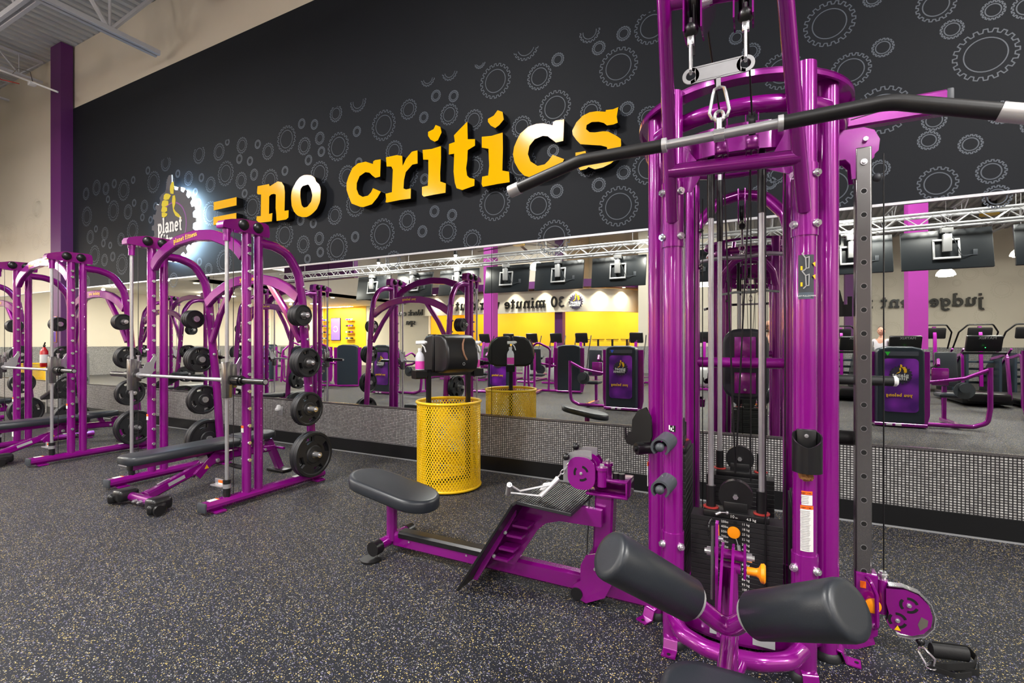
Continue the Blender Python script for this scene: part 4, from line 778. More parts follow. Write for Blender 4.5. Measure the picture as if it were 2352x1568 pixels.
for s, lab in ((1, 'black paper towel dispenser with a brown window, above the yellow basket'), (-1, 'black rear towel dispenser, its rounded back seen in the mirror')):
    o = C0 + UZ * 1.09 + nx * .012 * s
    t = thing('towel_dispenser', lab, 'dispenser', tuple(o))
    m = MB(); q = o - ax * .165; m.prism(prof, q, tuple(nx * s), (0, 0, 1), -.33 if (nx * s).cross(UZ).dot(ax) < 0 else .33)
    h = m.build('housing', BLK, t, ang=50); b = h.modifiers.new('b', 'BEVEL'); b.width = .02; b.segments = 3; b.limit_method = 'ANGLE'; b.angle_limit = .8
    # window that follows the curved front
    m = MB(); seg = [(.262, .12), (.256, .17), (.249, .22), (.232, .27), (.21, .31)]
    pts = [o + nx * s * a + UZ * b + ax * (.03 - .035 * math.sin(k * .8)) * s for k, (a, b) in enumerate(seg)]
    m.sweep(pts, [(-.012, -.004), (.012, -.004), (.012, .004), (-.012, .004)], up=tuple(ax) if False else (ax.x, ax.y, 0)); m.build('paper_window', mat('window_tan', (150, 110, 85), .4), t)
    m = MB(); m.ribbon(circ(.012, 16), .004, o + nx * s * .2615 + UZ * .085, ax * s if (ax * s).cross(UZ).dot(nx * s) > 0 else -ax * s, UZ, .001, closed=True); m.build('round_mark', LGRY, t)
def bottle(label, p, face):
    p = Vector(p); t = thing('spray_bottle', label, 'spray bottle', tuple(p), 0, None)
    m = MB(); m.lathe([(0, .034), (.005, .041), (.12, .041), (.15, .032), (.17, .016), (.18, .015)], p, n=20); m.build('bottle_body', BOTL, t)
    m = MB(); m.cyl(p + UZ * .012, p + UZ * .085, .0418, n=20, cap=False); m.build('pink_label', PINKL, t)
    f = Vector(face).normalized()
    m = MB(); p = p + UZ * .018; m.cyl(p + UZ * .16, p + UZ * .185, .018, n=14); m.bar([p + UZ * .185, p + UZ * .225], .024, .024); m.bar([p + UZ * .235 - f * .035, p + UZ * .238 + f * .055], .028, .034, c=.3); m.cyl(p + UZ * .24 + f * .05, p + UZ * .24 + f * .07, .01)
    m.bar([p + UZ * .22 + f * .02, p + UZ * .195 + f * .045, p + UZ * .15 + f * .06], .014, .008, fil=.02); m.build('trigger_head', WHP, t)
bottle('white spray bottle with pink label left of the black dispenser', C0 - ax * .305 + UZ * 1.114, (.9, .2, 0))
bottle('white spray bottle half hidden behind the right side of the dispenser', C0 + ax * .305 + UZ * 1.114, (.9, -.2, 0))
# ================= multi station cable tower =================
TC = Vector((-.09, 2.74, 0))
t = thing('cable_tower', 'large purple multi-station cable tower with lat pulldown in the right foreground', 'cable machine', tuple(TC))
TW = t
cols = {'fl': (-.345, 2.30), 'fr': (.17, 2.30), 'lf': (-.45, 2.50), 'lb': (-.45, 2.98), 'rf': (.27, 2.51), 'rb': (.27, 2.98), 'bl': (-.36, 3.17), 'br': (.17, 3.17)}
for k, (x, y) in cols.items():
    m = MB(); m.cyl((x, y, .02), (x, y, 2.50), .044, n=24); m.build('column', PUR, t)
    m = MB(); m.lathe([(0, .056), (.012, .058), (.03, .05), (.034, .046)], (x, y, 0), n=24); m.build('column_foot', RUB, t)
# top ring, inner tube ring and lower curved plate
m = MB(); R = .49
m.annulus(circ(R, 56, TC.x, TC.y), circ(R - .012, 56, TC.x, TC.y), (0, 0, 2.482), (1, 0, 0), (0, 1, 0), .026)
m.annulus(circ(R, 56, TC.x, TC.y), circ(R - .105, 56, TC.x, TC.y), (0, 0, 2.500), (1, 0, 0), (0, 1, 0), .008); m.build('top_ring', PUR, t)
m = MB(); m.tube(ring_pts(TC.x, TC.y, 2.385, .43, 48), .037, 14, closed=True); m.build('ring_tube', PUR, t)
m = MB(); m.sweep([(TC.x + .395 * math.cos(a), TC.y + .395 * math.sin(a), 2.27) for a in [PI * 1.06 + PI * .88 * k / 24 for k in range(25)]], [(-.006, -.06), (.006, -.06), (.006, .06), (-.006, .06)], up=(0, 0, 1)); m.build('ring_plate', PUR, t)
# bolted sleeve plates on the front columns
for x, y in (cols['fl'], cols['fr']):
    for z0, z1 in ((1.80, 2.09), (.30, .515)):
        m = MB(); m.sweep([(x, y, z0 + .03 * 0), (x, y, z1)], [(.049 * math.cos(a), .049 * math.sin(a)) for a in [2 * PI * k / 24 for k in range(24)]], up=(0, 1, 0)); m.build('sleeve', PUR, t)
        m = MB()
        for z in ((z0 + .045, z1 - .045) if z1 > 1 else (.46,)):
            for dx in (-.85, .85):
                m.cut(); d = Vector((math.sin(dx), -math.cos(dx), 0)); p = Vector((x, y, z + dx * .0)) + d * .048; m.cyl(p, p + d * .008, .0165, n=16); m.cyl(p + d * .008, p + d * .018, .011, n=12); m.cyl(p + d * .018, p + d * .019, .005, n=8)
        m.build('sleeve_bolt', CHR, t)
for k in ('bl', 'lb'):
    x, y = cols[k]; m = MB()
    for z in (2.05, 1.83): m.cut(); bolt(m, (x + .044, y - .01, z), (1, -.4, 0), .014, .012)
    m.build('column_bolt', DSTL, t)
# lat pulldown head: two arms, cross tubes, pulley brackets
armL = [(-.342, 2.262, 1.915), (-.300, 1.80, 2.60), (-.292, 1.72, 2.74)]; armR = [(.166, 2.262, 1.90), (.075, 1.80, 2.55), (.058, 1.72, 2.68)]
for a in (armL, armR):
    m = MB(); m.tube(a, .026, 16); m.build('pulldown_arm', PUR, t)
m = MB(); m.tube([(-.335, 2.14, 2.095), (.145, 2.14, 2.075)], .030, 16); m.build('arm_crossbar', PUR, t)
m = MB(); m.tube([(-.30, 1.82, 2.60), (.08, 1.82, 2.545)], .028, 16); m.build('arm_crossbar', PUR, t)
for x in (-.155, -.033):
    m = MB()
    for s in (-1, 1): m.cut(); m.prism([(1.36, 2.20), (1.43, 2.20), (1.84, 2.52), (1.84, 2.62), (1.76, 2.64), (1.36, 2.34)], (x + s * .022 - .002, 0, 0), (0, 1, 0), (0, 0, 1), .004)
    m.build('pulley_bracket', PUR, t)
    m = MB(); m.lathe([(-.012, .06), (-.006, .052), (.006, .052), (.012, .06)], (x, 1.44, 2.31), (1, 0, 0), n=24); m.build('pulley_wheel', BLK, t)
    m = MB(); bolt(m, (x + .024, 1.44, 2.31), (1, 0, 0), .012, .012); m.build('bracket_bolt', CHR, t)
    m = MB(); m.rbox((x * .9 + .01, 2.12, 2.15), (.05, .05, .05), .006); m.build('bracket_stub', PUR, t)
    m = MB()
    for s in (-1, 1): m.cut(); m.prism([(2.08, 2.12), (2.16, 2.12), (2.16, 2.25), (2.08, 2.25)], (x * .9 + .01 + s * .022 - .002, 0, 0), (0, 1, 0), (0, 0, 1), .004)
    m.build('pulley_bracket', PUR, t)
    m = MB(); m.lathe([(-.012, .055), (-.006, .048), (.006, .048), (.012, .055)], (x * .9 + .01, 2.12, 2.22), (1, 0, 0), n=24); m.build('pulley_wheel', BLK, t)
    m = MB(); m.tube([(x, 1.4, 2.15), (x, 1.395, 2.31), (x, 1.8, 2.46), (x * .9 + .01, 2.07, 2.24)], .0035, 6); m.tube([(x * .9 + .01, 2.165, 2.22), (-.09, 2.40, .78)], .0035, 6); m.build('cable', BLK, t)
m = MB(); m.tube([(-.30, 2.45, 2.19), (.13, 2.45, 2.17)], .03, 14); m.build('frame_crossbar', PUR, t)
m = MB(); m.cut(); m.prism([(-.36, 2.06), (-.27, 2.06), (-.235, 2.12), (-.25, 2.2), (-.30, 2.27), (-.36, 2.3)], (0, 2.36, 0), (1, 0, 0), (0, 0, 1), .008); m.cut(); m.prism([(.17, 2.3), (.11, 2.27), (.06, 2.18), (.02, 2.12), (.17, 2.06)], (0, 2.36, 0), (1, 0, 0), (0, 0, 1), .008); m.build('gusset_plate', PUR, t)
m = MB(); m.tube([(-.335, 2.96, .10), (-.335, 2.96, .05)], .01); m.build('stop', PUR, t) if False else None
# rear station seen through the tower
m = MB(); m.tube([(-.36, 3.2, 1.98), (-.33, 3.25, 2.12), (-.22, 3.30, 2.25), (-.09, 3.32, 2.285), (.04, 3.30, 2.25), (.14, 3.25, 2.12), (.17, 3.2, 1.98)], .034, 14, fil=.1, fn=4); m.build('rear_arch', PUR, t)
m = MB(); m.tube([(-.36, 3.17, 1.25), (.17, 3.17, 1.25)], .032, 14); m.build('rear_crossbar', PUR, t)
m = MB(); m.prism(rrect(.26, .44, .09, 5), (-.07, 3.335, 1.235), (1, 0, 0), (0, 0, 1), -.08); o = m.build('rear_pad', VIN, t); b = o.modifiers.new('b', 'BEVEL'); b.width = .02; b.segments = 3
m = MB(); m.cut(); m.rbox((-.07, 3.32, 1.32), (.12, .03, .17), .004); m.cut(); m.rbox((-.07, 3.32, 1.12), (.12, .03, .13), .004); m.build('pad_plate', PUR, t)
m = MB()
for z in (1.27, 1.08): m.cut(); bolt(m, (-.07, 3.304, z), (0, -1, 0), .008, .005)
m.build('pad_bolt', CHR, t)
m = MB(); m.tube([(-.07, 3.2, 1.25), (-.07, 3.31, 1.25)], .03, 12); m.build('pad_arm', PUR, t)
for s in (-1, 1):
    m = MB(); m.rbox((-.085 + s * .018, 3.2, 2.18), (.006, .08, .2), .002); m.build('pulley_bracket', PUR, t)
m = MB(); m.lathe([(-.01, .05), (-.005, .043), (.005, .043), (.01, .05)], (-.085, 3.2, 2.14), (1, 0, 0), n=20); m.build('pulley_wheel', BLK, t)
m = MB(); m.tube([(-.085, 3.24, 2.1), (-.085, 3.24, 2.02)], .003, 6); m.build('cable', BLK, t)
# weight stacks
SPLT = mat('black_iron_plate', (24, 24, 26), .5, noise=.15)
def stack(c, ax_, n, ztop, w, dpt, front=False):
    c = Vector(c); a = Vector(ax_); nrm = a.cross(Vector((0, 0, 1))); pitch = (ztop - .13) / n; R3 = Matrix((a, nrm * -1, Vector((0, 0, 1)))).transposed()
    if front:
        for k in range(n):
            m = MB(); m.rbox(c + Vector((0, 0, .13 + (k + .5) * pitch)), (w, dpt, pitch - .0010), .0012, rot=R3, seg=1); m.build('stack_plate', SPLT, t)
    else:
        m = MB()
        for k in range(n): m.rbox(c + Vector((0, 0, .13 + (k + .5) * pitch)), (w, dpt, pitch - .0014), .0015, rot=R3, seg=1)
        m.build('weight_stack', SPLT, t)
    m = MB(); m.rbox(c + Vector((0, 0, ztop + .014)), (w * .72, dpt * .9, .028), .004, rot=R3); m.build('stack_head_plate', BLK, t)
    m = MB(); m.lathe([(-.02, .072), (.02, .072)], c + Vector((0, 0, ztop + .095)), tuple(nrm), n=32)
    m.rbox(c + Vector((0, 0, ztop + .045)), (.1, .05, .05), .004, rot=R3); m.build('stack_pulley', BLK, t)
    m = MB(); m.cyl(c + Vector((0, 0, ztop + .095)) + nrm * .02, c + Vector((0, 0, ztop + .095)) + nrm * .03, .012, n=6); m.build('pulley_nut', CHR, t)
    for s in (-1, 1):
        p = c + a * .105 * s
        m = MB(); m.cyl(p + Vector((0, 0, .10)), p + Vector((0, 0, 2.36)), .0125, n=14); m.build('guide_rod', STL, t)
        m = MB(); m.cyl(p + Vector((0, 0, ztop + .03)), p + Vector((0, 0, ztop + .13)), .021, n=16); m.build('rod_bushing', BLK, t)
        m = MB(); m.cyl(p + Vector((0, 0, ztop + .0285)), p + Vector((0, 0, ztop + .033)), .034, n=20); m.build('red_washer', REDR, t)
        m = MB(); m.cyl(p + Vector((0, 0, 1.95)), p + Vector((0, 0, 2.3)), .017, n=14); m.build('rod_sleeve', BLK, t)
stack((-.09, 2.44, 0), (1, 0, 0), 20, .575, .375, .11, True)
stack((-.09, 3.03, 0), (1, 0, 0), 20, .62, .34, .11)
stack((-.375, 2.74, 0), (0, -1, 0), 20, .80, .34, .10)
stack((.19, 2.74, 0), (0, 1, 0), 20, .60, .34, .10)
SF = 2.3835; pitch = (.575 - .13) / 20; lb = [25, 40, 55, 70, 85, 100, 115, 130, 145, 160, 175, 190, 205, 220, 235, 250, 265, 280, 295]; kg = ['11', '18', '25', '32', '39', '45', '52', '59', '66', '73', '79', '86', '93', '100', '107', '113', '120', '127', '134']
m = MB()
text('10', .019, (-.112, 2.3895, .582), (1, 0, 0), (0, 0, 1), WHT, t, 'stack_number'); text('lbs', .009, (-.09, 2.3895, .582), (1, 0, 0), (0, 0, 1), WHT, t, 'stack_number'); text('4.5 kg', .016, (-.045, 2.3895, .58), (1, 0, 0), (0, 0, 1), WHT, t, 'stack_number')
for k in range(19):
    z = .575 - (k + .78) * pitch
    text('%dlbs' % lb[k], .0145, (-.118, SF, z), (1, 0, 0), (0, 0, 1), WHT, t, 'stack_number', align='RIGHT'); text('%s kg' % kg[k], .0145, (-.064, SF, z), (1, 0, 0), (0, 0, 1), WHT, t, 'stack_number')
for k in range(20): m.cut(); m.cyl((-.09, 2.3855, .575 - (k + .5) * pitch + (0 if k else .0)), (-.09, 2.384, .575 - (k + .5) * pitch), .0075, n=12)
m.build('pin_hole', mat('hole_black', (3, 3, 3), .8), t)
m = MB(); m.lathe([(0, .008), (.012, .010), (.014, .024), (.02, .027), (.026, .024), (.028, .012)], (-.095, 2.382, .527), (0, -1, 0), n=28); k_ = m.build('selector_knob', YKNOB, t); k_['label'] = 'round orange pin knob on the stack'
def coil(pts, R_, w, turns):
    pts = fillet(pts, .1, 8); out = []; L_ = len(pts) - 1; N = turns * 8
    for i in range(N + 1):
        u = i / N * L_; j = min(int(u), L_ - 1); p = pts[j].lerp(pts[j + 1], u - j); d = (pts[j + 1] - pts[j]).normalized(); x, y, _ = frame(d); a = 2 * PI * i / 8; out.append(p + x * R_ * math.cos(a) + y * R_ * math.sin(a))
    return out
m = MB(); m.tube(coil([(-.165, 2.355, .598), (-.20, 2.34, .565), (-.195, 2.335, .50), (-.16, 2.33, .455), (-.12, 2.335, .445), (-.075, 2.35, .45)], .0055, 1, 46), .0014, 5); m.build('coiled_lanyard', BLK, t)
m = MB(); m.cut(); m.cyl((-.170, 2.357, .598), (-.15, 2.37, .606), .006); m.tube([(-.15, 2.37, .606), (-.125, 2.385, .604)], .0025, 6); m.sphere((-.123, 2.386, .603), .008, 10, 6); m.cut(); m.cyl((-.072, 2.35, .452), (-.076, 2.352, .478), .0075); m.tube([(-.077, 2.353, .478), (-.088, 2.36, .51)], .002, 6); m.build('lanyard_clip', STL, t)
# long cables
m = MB()
for x, y, z0, z1 in ((-.285, 2.60, .1, 2.2), (.03, 2.38, .15, 2.2), (-.03, 2.6, .7, 2.2), (-.285, 3.0, .1, 2.2)): m.cut(); m.cyl((x, y, z0), (x, y, z1), .003, n=6)
m.cut(); m.cyl((.105, 2.40, .12), (.105, 2.40, 2.15), .003, n=6)
m.build('cable', BLK, t)
# front base arc, seat post
m = MB(); m.tube([(-.345, 2.30, .13), (-.29, 2.17, .13), (-.19, 2.11, .13), (-.09, 2.095, .13), (.01, 2.11, .13), (.11, 2.17, .13), (.17, 2.30, .13)], .034, 16, fil=.12, fn=5); m.build('base_arc', PUR, t)
m = MB(); m.annulus(circ(.43, 48, TC.x, TC.y), circ(.418, 48, TC.x, TC.y), (0, 0, .06), (1, 0, 0), (0, 1, 0), .075); m.annulus(circ(.43, 48, TC.x, TC.y), circ(.06, 48, TC.x, TC.y), (0, 0, .06), (1, 0, 0), (0, 1, 0), .01); m.build('base_ring', PUR, t)
m = MB(); m.cut(); m.box((-.145, 2.312, .105), (.09, .003, .038)); m.cut(); m.box((.02, 2.318, .10), (.09, .003, .045)); m.build('serial_sticker', STKG, t)
for x, y, dx, dy in ((-.345, 2.30, -.02, -1), (-.45, 2.50, -.5, -.85), (.27, 2.51, 1, -.1), (.17, 2.30, .3, -1)):
    d = Vector((dx, dy, 0)).normalized(); p = Vector((x, y, 0)); m = MB(); m.bar([p + d * .035 + UZ * .055, p + d * .055 + UZ * .05, p + d * .07 + UZ * .008, p + d * .12 + UZ * .006], .06, .007, fil=.01); m.cyl(p + d * .105 + UZ * .009, p + d * .105 + UZ * .012, .008, mi=1); m.build('anchor_tab', [PUR, mat('tab_hole', (5, 5, 5), .8)], t)
m = MB(); m.tube([(-.09, 1.93, .03), (-.09, 1.93, .56)], .028, 18); m.tube([(-.09, 1.93, .125), (-.06, 2.10, .12)], .028, 12); m.build('seat_post', PUR, t)
# thigh pad assembly
m = MB(); m.prism([(.0, -.02), (.02, .10), (.02, .20), (-.01, .26), (-.03, .255), (-.045, .1), (-.05, -.04), (-.02, -.06)], (-.135, 1.90, .47), (0, 1, 0), (0, 0, 1), .010); m.build('adjuster_plate', PUR, t)
m = MB(); m.tube([(-.144, 1.91 - .055, .46), (-.144, 1.86, .50), (-.144, 1.865, .62), (-.144, 1.885, .71)], .006, 8); m.build('plate_edge', DSTL, t)
m = MB(); m.cyl((-.15, 1.93, .60), (-.045, 1.93, .60), .018, n=16); m.cyl((-.13, 1.93, .555), (-.055, 1.93, .555), .02, n=16)
for x in (-.113, -.078): m.prism([(1.965, .56), (1.945, .635), (1.91, .635), (1.70, .47), (1.68, .43), (1.74, .41), (1.93, .50)], (x - .005, 0, 0), (0, 1, 0), (0, 0, 1), .009)
m.prism([(1.905, .53), (1.95, .53), (1.955, .64), (1.915, .65)], (-.045, 0, 0), (0, 1, 0), (0, 0, 1), .008)
m.build('pivot_bracket', PUR, t)
m = MB(); m.cut(); bolt(m, (-.152, 1.93, .60), (-1, 0, 0), .016, .016); m.cut(); bolt(m, (-.036, 1.93, .60), (1, 0, 0), .016, .018); m.cut(); bolt(m, (-.13, 1.88, .67), (1, 0, 0), .009, .012); m.build('pivot_bolt', CHR, t)
m = MB(); m.lathe([(0, .014), (.03, .014), (.038, .018), (.045, .032), (.055, .034), (.06, .028)], (-.035, 1.925, .555), (1, 0, 0), n=24); o = m.build('pull_knob', YKNOB, t); o['label'] = 'yellow mushroom shaped pull knob'
VL = [Vector((-.405, 1.47, .715)), Vector((-.19, 1.66, .535))]; VR = [Vector((-.015, 1.655, .535)), Vector((.205, 1.49, .69))]
m = MB(); m.tube([VL[0].lerp(VL[1], .5), VL[1], (-.115, 1.685, .475), (-.09, 1.69, .465), (-.065, 1.685, .475), VR[0], VR[0].lerp(VR[1], .5)], .029, 18, fil=.07, fn=5); m.build('roller_tube', PUR, t)
for a, b in ((VL[1], VL[0]), (VR[0], VR[1])):
    d = (b - a); L_ = d.length; m = MB(); m.lathe([(0, .03), (.0, .062), (.006, .068), (L_ - .02, .0765), (L_ - .008, .0745), (L_ - .001, .067), (L_, .05)], a + d.normalized() * .01, d, n=36); m.build('thigh_roller', VIN, t, ang=70)
    m = MB(); m.cyl(a - d.normalized() * .004, a + d.normalized() * .012, .056, n=28); m.build('roller_washer', LGRY, t)
m = MB(); n = 16; sp = [(x, y) for x, y in rrect(.31, .36, .10, 6, -.08, 1.29)]
for z0, z1, s0, s1 in ((.44, .46, .94, 1), (.46, .49, 1, 1), (.49, .505, 1, .95)): pass
k = len(sp); lay = lambda s_, z: [(-.09 + (a + .09) * s_, 1.28 + (b - 1.28) * s_, z) for a, b in sp]
m.add(lay(.94, .40) + lay(1, .415) + lay(1, .455) + lay(.95, .47) + lay(.8, .474), [(j * k + i, j * k + (i + 1) % k, (j + 1) * k + (i + 1) % k, (j + 1) * k + i) for j in range(4) for i in range(k)] + [tuple(range(k))[::-1], tuple(range(4 * k, 5 * k))]); m.build('seat_pad', VIN, t, ang=60)
m = MB(); m.tube([(-.09, 1.93, .36), (-.09, 1.75, .36), (-.09, 1.3, .385)], .024, 12); m.cyl((-.09, 1.3, .02), (-.09, 1.3, .39), .028, n=14); m.tube([(-.09, 1.93, .06), (-.09, 1.30, .05)], .03, 12); m.build('seat_support', PUR, t)
# cup holder and tissue, hooks, cylinder holders, stickers
x, y = cols['fr']
m = MB(); n = 28; R0 = .052; cc = Vector((x + .002, y - .085, 0)); vs = []; 
for i in range(n + 1):
    a = -PI / 2 + 2 * PI * i / n; q = (1 - math.cos(2 * PI * i / n)) / 2; top = .965 + .06 * q ** .7 if True else 0
    for rr_ in (R0, R0 - .005):
        for z in (.865, top): vs.append((cc.x + rr_ * math.cos(a), cc.y + rr_ * math.sin(a), z))
fs = []
for i in range(n):
    o = i * 4; p = o + 4; fs += [(o, p, p + 1, o + 1), (o + 2, o + 3, p + 3, p + 2), (o + 1, p + 1, p + 3, o + 3), (o, o + 2, p + 2, p)]
m.add(vs, fs); m.cyl((cc.x, cc.y, .868), (cc.x, cc.y, .872), R0 - .002, n=28); m.rbox((cc.x, y - .05, .95), (.07, .02, .15), .006); m.build('cup_holder', BLK, t)
m = MB(); m.cut(); bolt(m, (cc.x, y - .058, 1.0), (0, -1, 0), .008, .003); m.cut(); bolt(m, (cc.x, y - .058, .93), (0, -1, 0), .008, .003); m.build('holder_screw', CHR, t)
m = MB(); m.prism([(0, 0), (.012, .03), (.005, .12), (-.03, .165), (-.09, .14), (-.13, .09), (-.135, .03), (-.165, .02), (-.172, -.01), (-.185, .04), (-.19, .04), (-.19, -.015), (-.165, -.04), (-.13, -.04), (-.10, -.02), (-.05, -.01)], (-.462, 2.38, .89), (.8, -.6, 0), (0, 0, 1), -.006); m.build('cup_hook_plate', BLKM, t)
m = MB(); m.cyl((-.45, 2.45, .855), (-.53, 2.39, .85), .03, n=18); m.cyl((-.53, 2.39, .85), (-.54, 2.382, .85), .013, n=12); m.build('side_peg', BLK, t)
x, y = cols['fl']
for z in (.93, .745):
    m = MB(); a0, a1 = -.9, 4.05; n = 20; vs = []; pr = [(0, .031), (0, .04), (.085, .04), (.085, .031)]
    arc = [a0 + (a1 - a0) * i / n for i in range(n + 1)]
    for h, r_ in pr:
        for a in arc: vs.append((x - .015 - h * .25 + r_ * math.cos(a), y - .035 - h, z - h * .22 + r_ * math.sin(a)))
    k = n + 1; fs = [(j * k + i, j * k + i + 1, ((j + 1) % 4) * k + i + 1, ((j + 1) % 4) * k + i) for j in range(4) for i in range(n)] + [tuple(j * k for j in range(4)), tuple(j * k + n for j in range(4))[::-1]]
    m.add(vs, fs); m.build('accessory_clip', GRY, t)
    m = MB(); m.cyl((x - .015, y - .04, z), (x - .037, y - .115, z - .018), .012, n=12); m.sphere((x - .037, y - .118, z - .019), .02, 14, 8); m.build('clip_knob', GRY, t)
def sticker(x, y, z, w, h, mi_, nm, off=.0448):
    m = MB(); n = 8; a = w / .0448 / 2; vs = []
    for i in range(n + 1):
        q = -PI / 2 - a + 2 * a * i / n + .12
        for zz in (z - h / 2, z + h / 2): vs.append((x + off * math.cos(q), y + off * math.sin(q), zz))
    m.add(vs, [(2 * i, 2 * i + 2, 2 * i + 3, 2 * i + 1) for i in range(n)]); return m.build(nm, mi_, t)
x, y = cols['fr']
sticker(x, y, .770, .040, .014, ORG, 'warning_sticker'); sticker(x, y, .741, .040, .040, WHT, 'warning_sticker'); sticker(x, y, .712, .048, .014, ORG, 'warning_sticker'); sticker(x, y, .620, .048, .168, WHT, 'warning_sticker', .0447)
m = MB()
for k in range(24): m.cut(); m.box((x - .002 + (k % 3) * .001, y - .0452, .698 - k * .0067), (.036 - (k % 4) * .003, .0008, .0022))
for k in range(5): m.cut(); m.box((x - .002, y - .0452, .756 - k * .0067), (.028 - (k % 3) * .003, .0008, .0022))
m.build('sticker_line', STKG, t)
for z, h, s in ((.7665, .0075, 'WARNING'), (.7085, .0075, 'WARNING')): text(s, h, (x - .016, y - .0460, z), (1, .1, 0), (0, 0, 1), mat('ink', (20, 20, 20), .6), t, 'sticker_text')
for k in range(22): text('aaa nnn oooo ttt iii'[: 14 + k % 5], .0042, (x - .019, y - .0455, .735 - k * .0068), (1, .12, 0), (0, 0, 1), GRY, t, 'sticker_text') if False else None
sticker(x - .002, y, 1.645, .058, .15, mat('placard_grey', (52, 56, 62), .45), 'exercise_placard', .0452); sticker(x - .002, y, 1.557, .058, .026, mat('placard_blue_grey', (72, 84, 96), .45), 'exercise_placard', .0452)
text('LAT PULLDOWN', .0082, (x - .027, y - .0475, 1.553), (1, .10, 0), (0, 0, 1), WHT, t, 'placard_text')
m = MB()
for z in (1.685, 1.615):
    m.cut(); m.ribbon([(-.006, .045), (-.012, .04), (.0, .022), (.002, -.02), (-.008, -.03)], .004, (x, y - .0462, z), (1, 0, 0), (0, 0, 1), .001); m.ribbon([(.001, .022), (.012, .026), (.011, -.018), (.002, -.02)], .0035, (x, y - .0462, z), (1, 0, 0), (0, 0, 1), .001)
m.build('placard_drawing', LGRY, t)
m = MB()
for z in (1.665, 1.60): m.cut(); m.ribbon([(-.014, -.006), (-.014, .01)], .007, (x, y - .0465, z), (1, 0, 0), (0, 0, 1), .001)
for z in (1.685, 1.635): m.cut(); m.prism([(0, 0), (.012, .006), (.012, -.014)], (x + .024, y - .0415, z), (.8, .6, 0), (0, 0, 1), .001)
m.build('placard_figure', YTXT, t)
x, y = cols['fl']; sticker(x + .0, y, .985, .026, .028, mat('sticker_black', (18, 18, 18), .5), 'small_sticker')
m = MB()
for k, (a, b, w_, h_) in enumerate(((-.008, .99, .005, .02), (.0, .983, .006, .014), (.008, .992, .003, .012), (.008, .976, .006, .006))): m.cut(); m.box((x + a, y - .0462, b), (w_, .001, h_))
m.build('sticker_figure', WHT, t)
# front spray: left column side warning strip
m = MB(); m.box((-.4925, 2.49, .70), (.003, .03, .10), 0); m.box((-.4925, 2.49, .76), (.003, .03, .02), 1); m.build('warning_sticker', [WHT, ORG], t)
m = MB(); rr2 = random.Random(5); bm = bmesh.new(); bmesh.ops.create_icosphere(bm, subdivisions=3, radius=.026)
for v in bm.verts: v.co *= .75 + rr2.random() * .4
bmesh.ops.translate(bm, vec=(cols['fr'][0], cols['fr'][1] - .085, .852), verts=bm.verts); bm.verts.index_update(); m.add([v.co.copy() for v in bm.verts], [[v.index for v in f.verts] for f in bm.faces]); bm.free()
tag(m.build('crumpled_tissue', BRN, loc=(cols['fr'][0], cols['fr'][1] - .085, .852), ang=10), 'crumpled brown paper sticking out below the black cup holder', 'paper')
m = MB(); m.cyl((.29, 2.98, 1.18), (.60, 3.0, 1.178), .025, n=18); m.build('side_grip', GRIP, t)
m = MB(); m.lathe([(0, .026), (.012, .027), (.02, .018)], (.598, 3.0, 1.178), (1, .06, 0), n=18); m.build('grip_end', WHP, t)
m = MB(); m.cyl((.29, 2.80, .915), (.42, 2.80, .915), .034, n=20); m.build('side_grip', GRIP, t)
m = MB(); m.prism([(0, 0), (0, .20), (.03, .19), (.07, .13), (.085, .06), (.10, .06), (.10, .10), (.12, .10), (.12, .0)], (.30, 2.93, 1.50), (1, 0, 0), (0, 0, 1), .006); m.build('cup_hook_plate', BLKM, t)
# right station: top plate, boom with end cap
m = MB(); pl = [(.22, 2.215), (.36, 2.215), (.38, 2.19), (.385, 2.12), (.402, 2.12), (.405, 2.2), (.455, 2.205), (.485, 2.235), (.49, 2.285), (.47, 2.33), (.43, 2.35), (.22, 2.35)]
m.prism(pl, (0, 2.70, 0), (1, 0, 0), (0, 0, 1), .008); m.prism(pl, (0, 2.79, 0), (1, 0, 0), (0, 0, 1), .008); m.build('post_top_plate', PUR, t)
m = MB(); m.cut(); m.cyl((.435, 2.70, 2.29), (.435, 2.672, 2.29), .010, n=12); m.cut(); m.sphere((.485, 2.72, 2.12), .02, 12, 8, mi=1); m.build('plate_bolt', [CHR, GRY], t)
m = MB(); m.bar([(.18, 2.86, 2.46), (.76, 2.86, 2.46)], .06, .105, c=.15); m.build('side_boom', PUR, t)
m = MB(); m.rbox((.772, 2.86, 2.46), (.028, .064, .109), .008); m.build('boom_end_cap', GRY, t)
m = MB(); m.cut(); m.cyl((.70, 2.828, 2.47), (.70, 2.826, 2.47), .009, n=10); m.cut(); m.bar([(.60, 2.8285, 2.475), (.66, 2.8285, 2.485)], .002, .005); m.cut(); m.bar([(.40, 2.8285, 2.445), (.5, 2.8285, 2.46)], .002, .004); m.build('boom_slot', BLK, t)
# ================= perforated post with low pulley =================
t = thing('adjustable_pulley_post', 'polished steel post with a row of holes, right of the cable tower', 'cable post', (.44, 2.74, .03))
W_ = .062; m = MB(); m.box((.43, 2.72 + W_ / 2 - .031, 1.19), (W_, W_, 2.14)); o = m.build('perforated_post', DSTL, t); b = o.modifiers.new('b', 'BEVEL'); b.width = .006; b.segments = 2
for k in range(18):
    z = .33 + k * .108
    if z > 2.15: break
    m = MB(); m.annulus(circ(.0128, 20), circ(.0112, 20), (.43, 2.6888, z), (1, 0, 0), (0, 0, 1), .0012, 0); m.prism(circ(.0114, 20), (.43, 2.6889, z), (1, 0, 0), (0, 0, 1), .0006, 1); m.build('post_hole', [CHR, mat('hole_dark', (4, 4, 4), .8)], t)
m = MB(); bolt(m, (.43, 2.689, 2.19), (0, -1, 0), .014, .006); m.build('post_bolt', CHR, t)
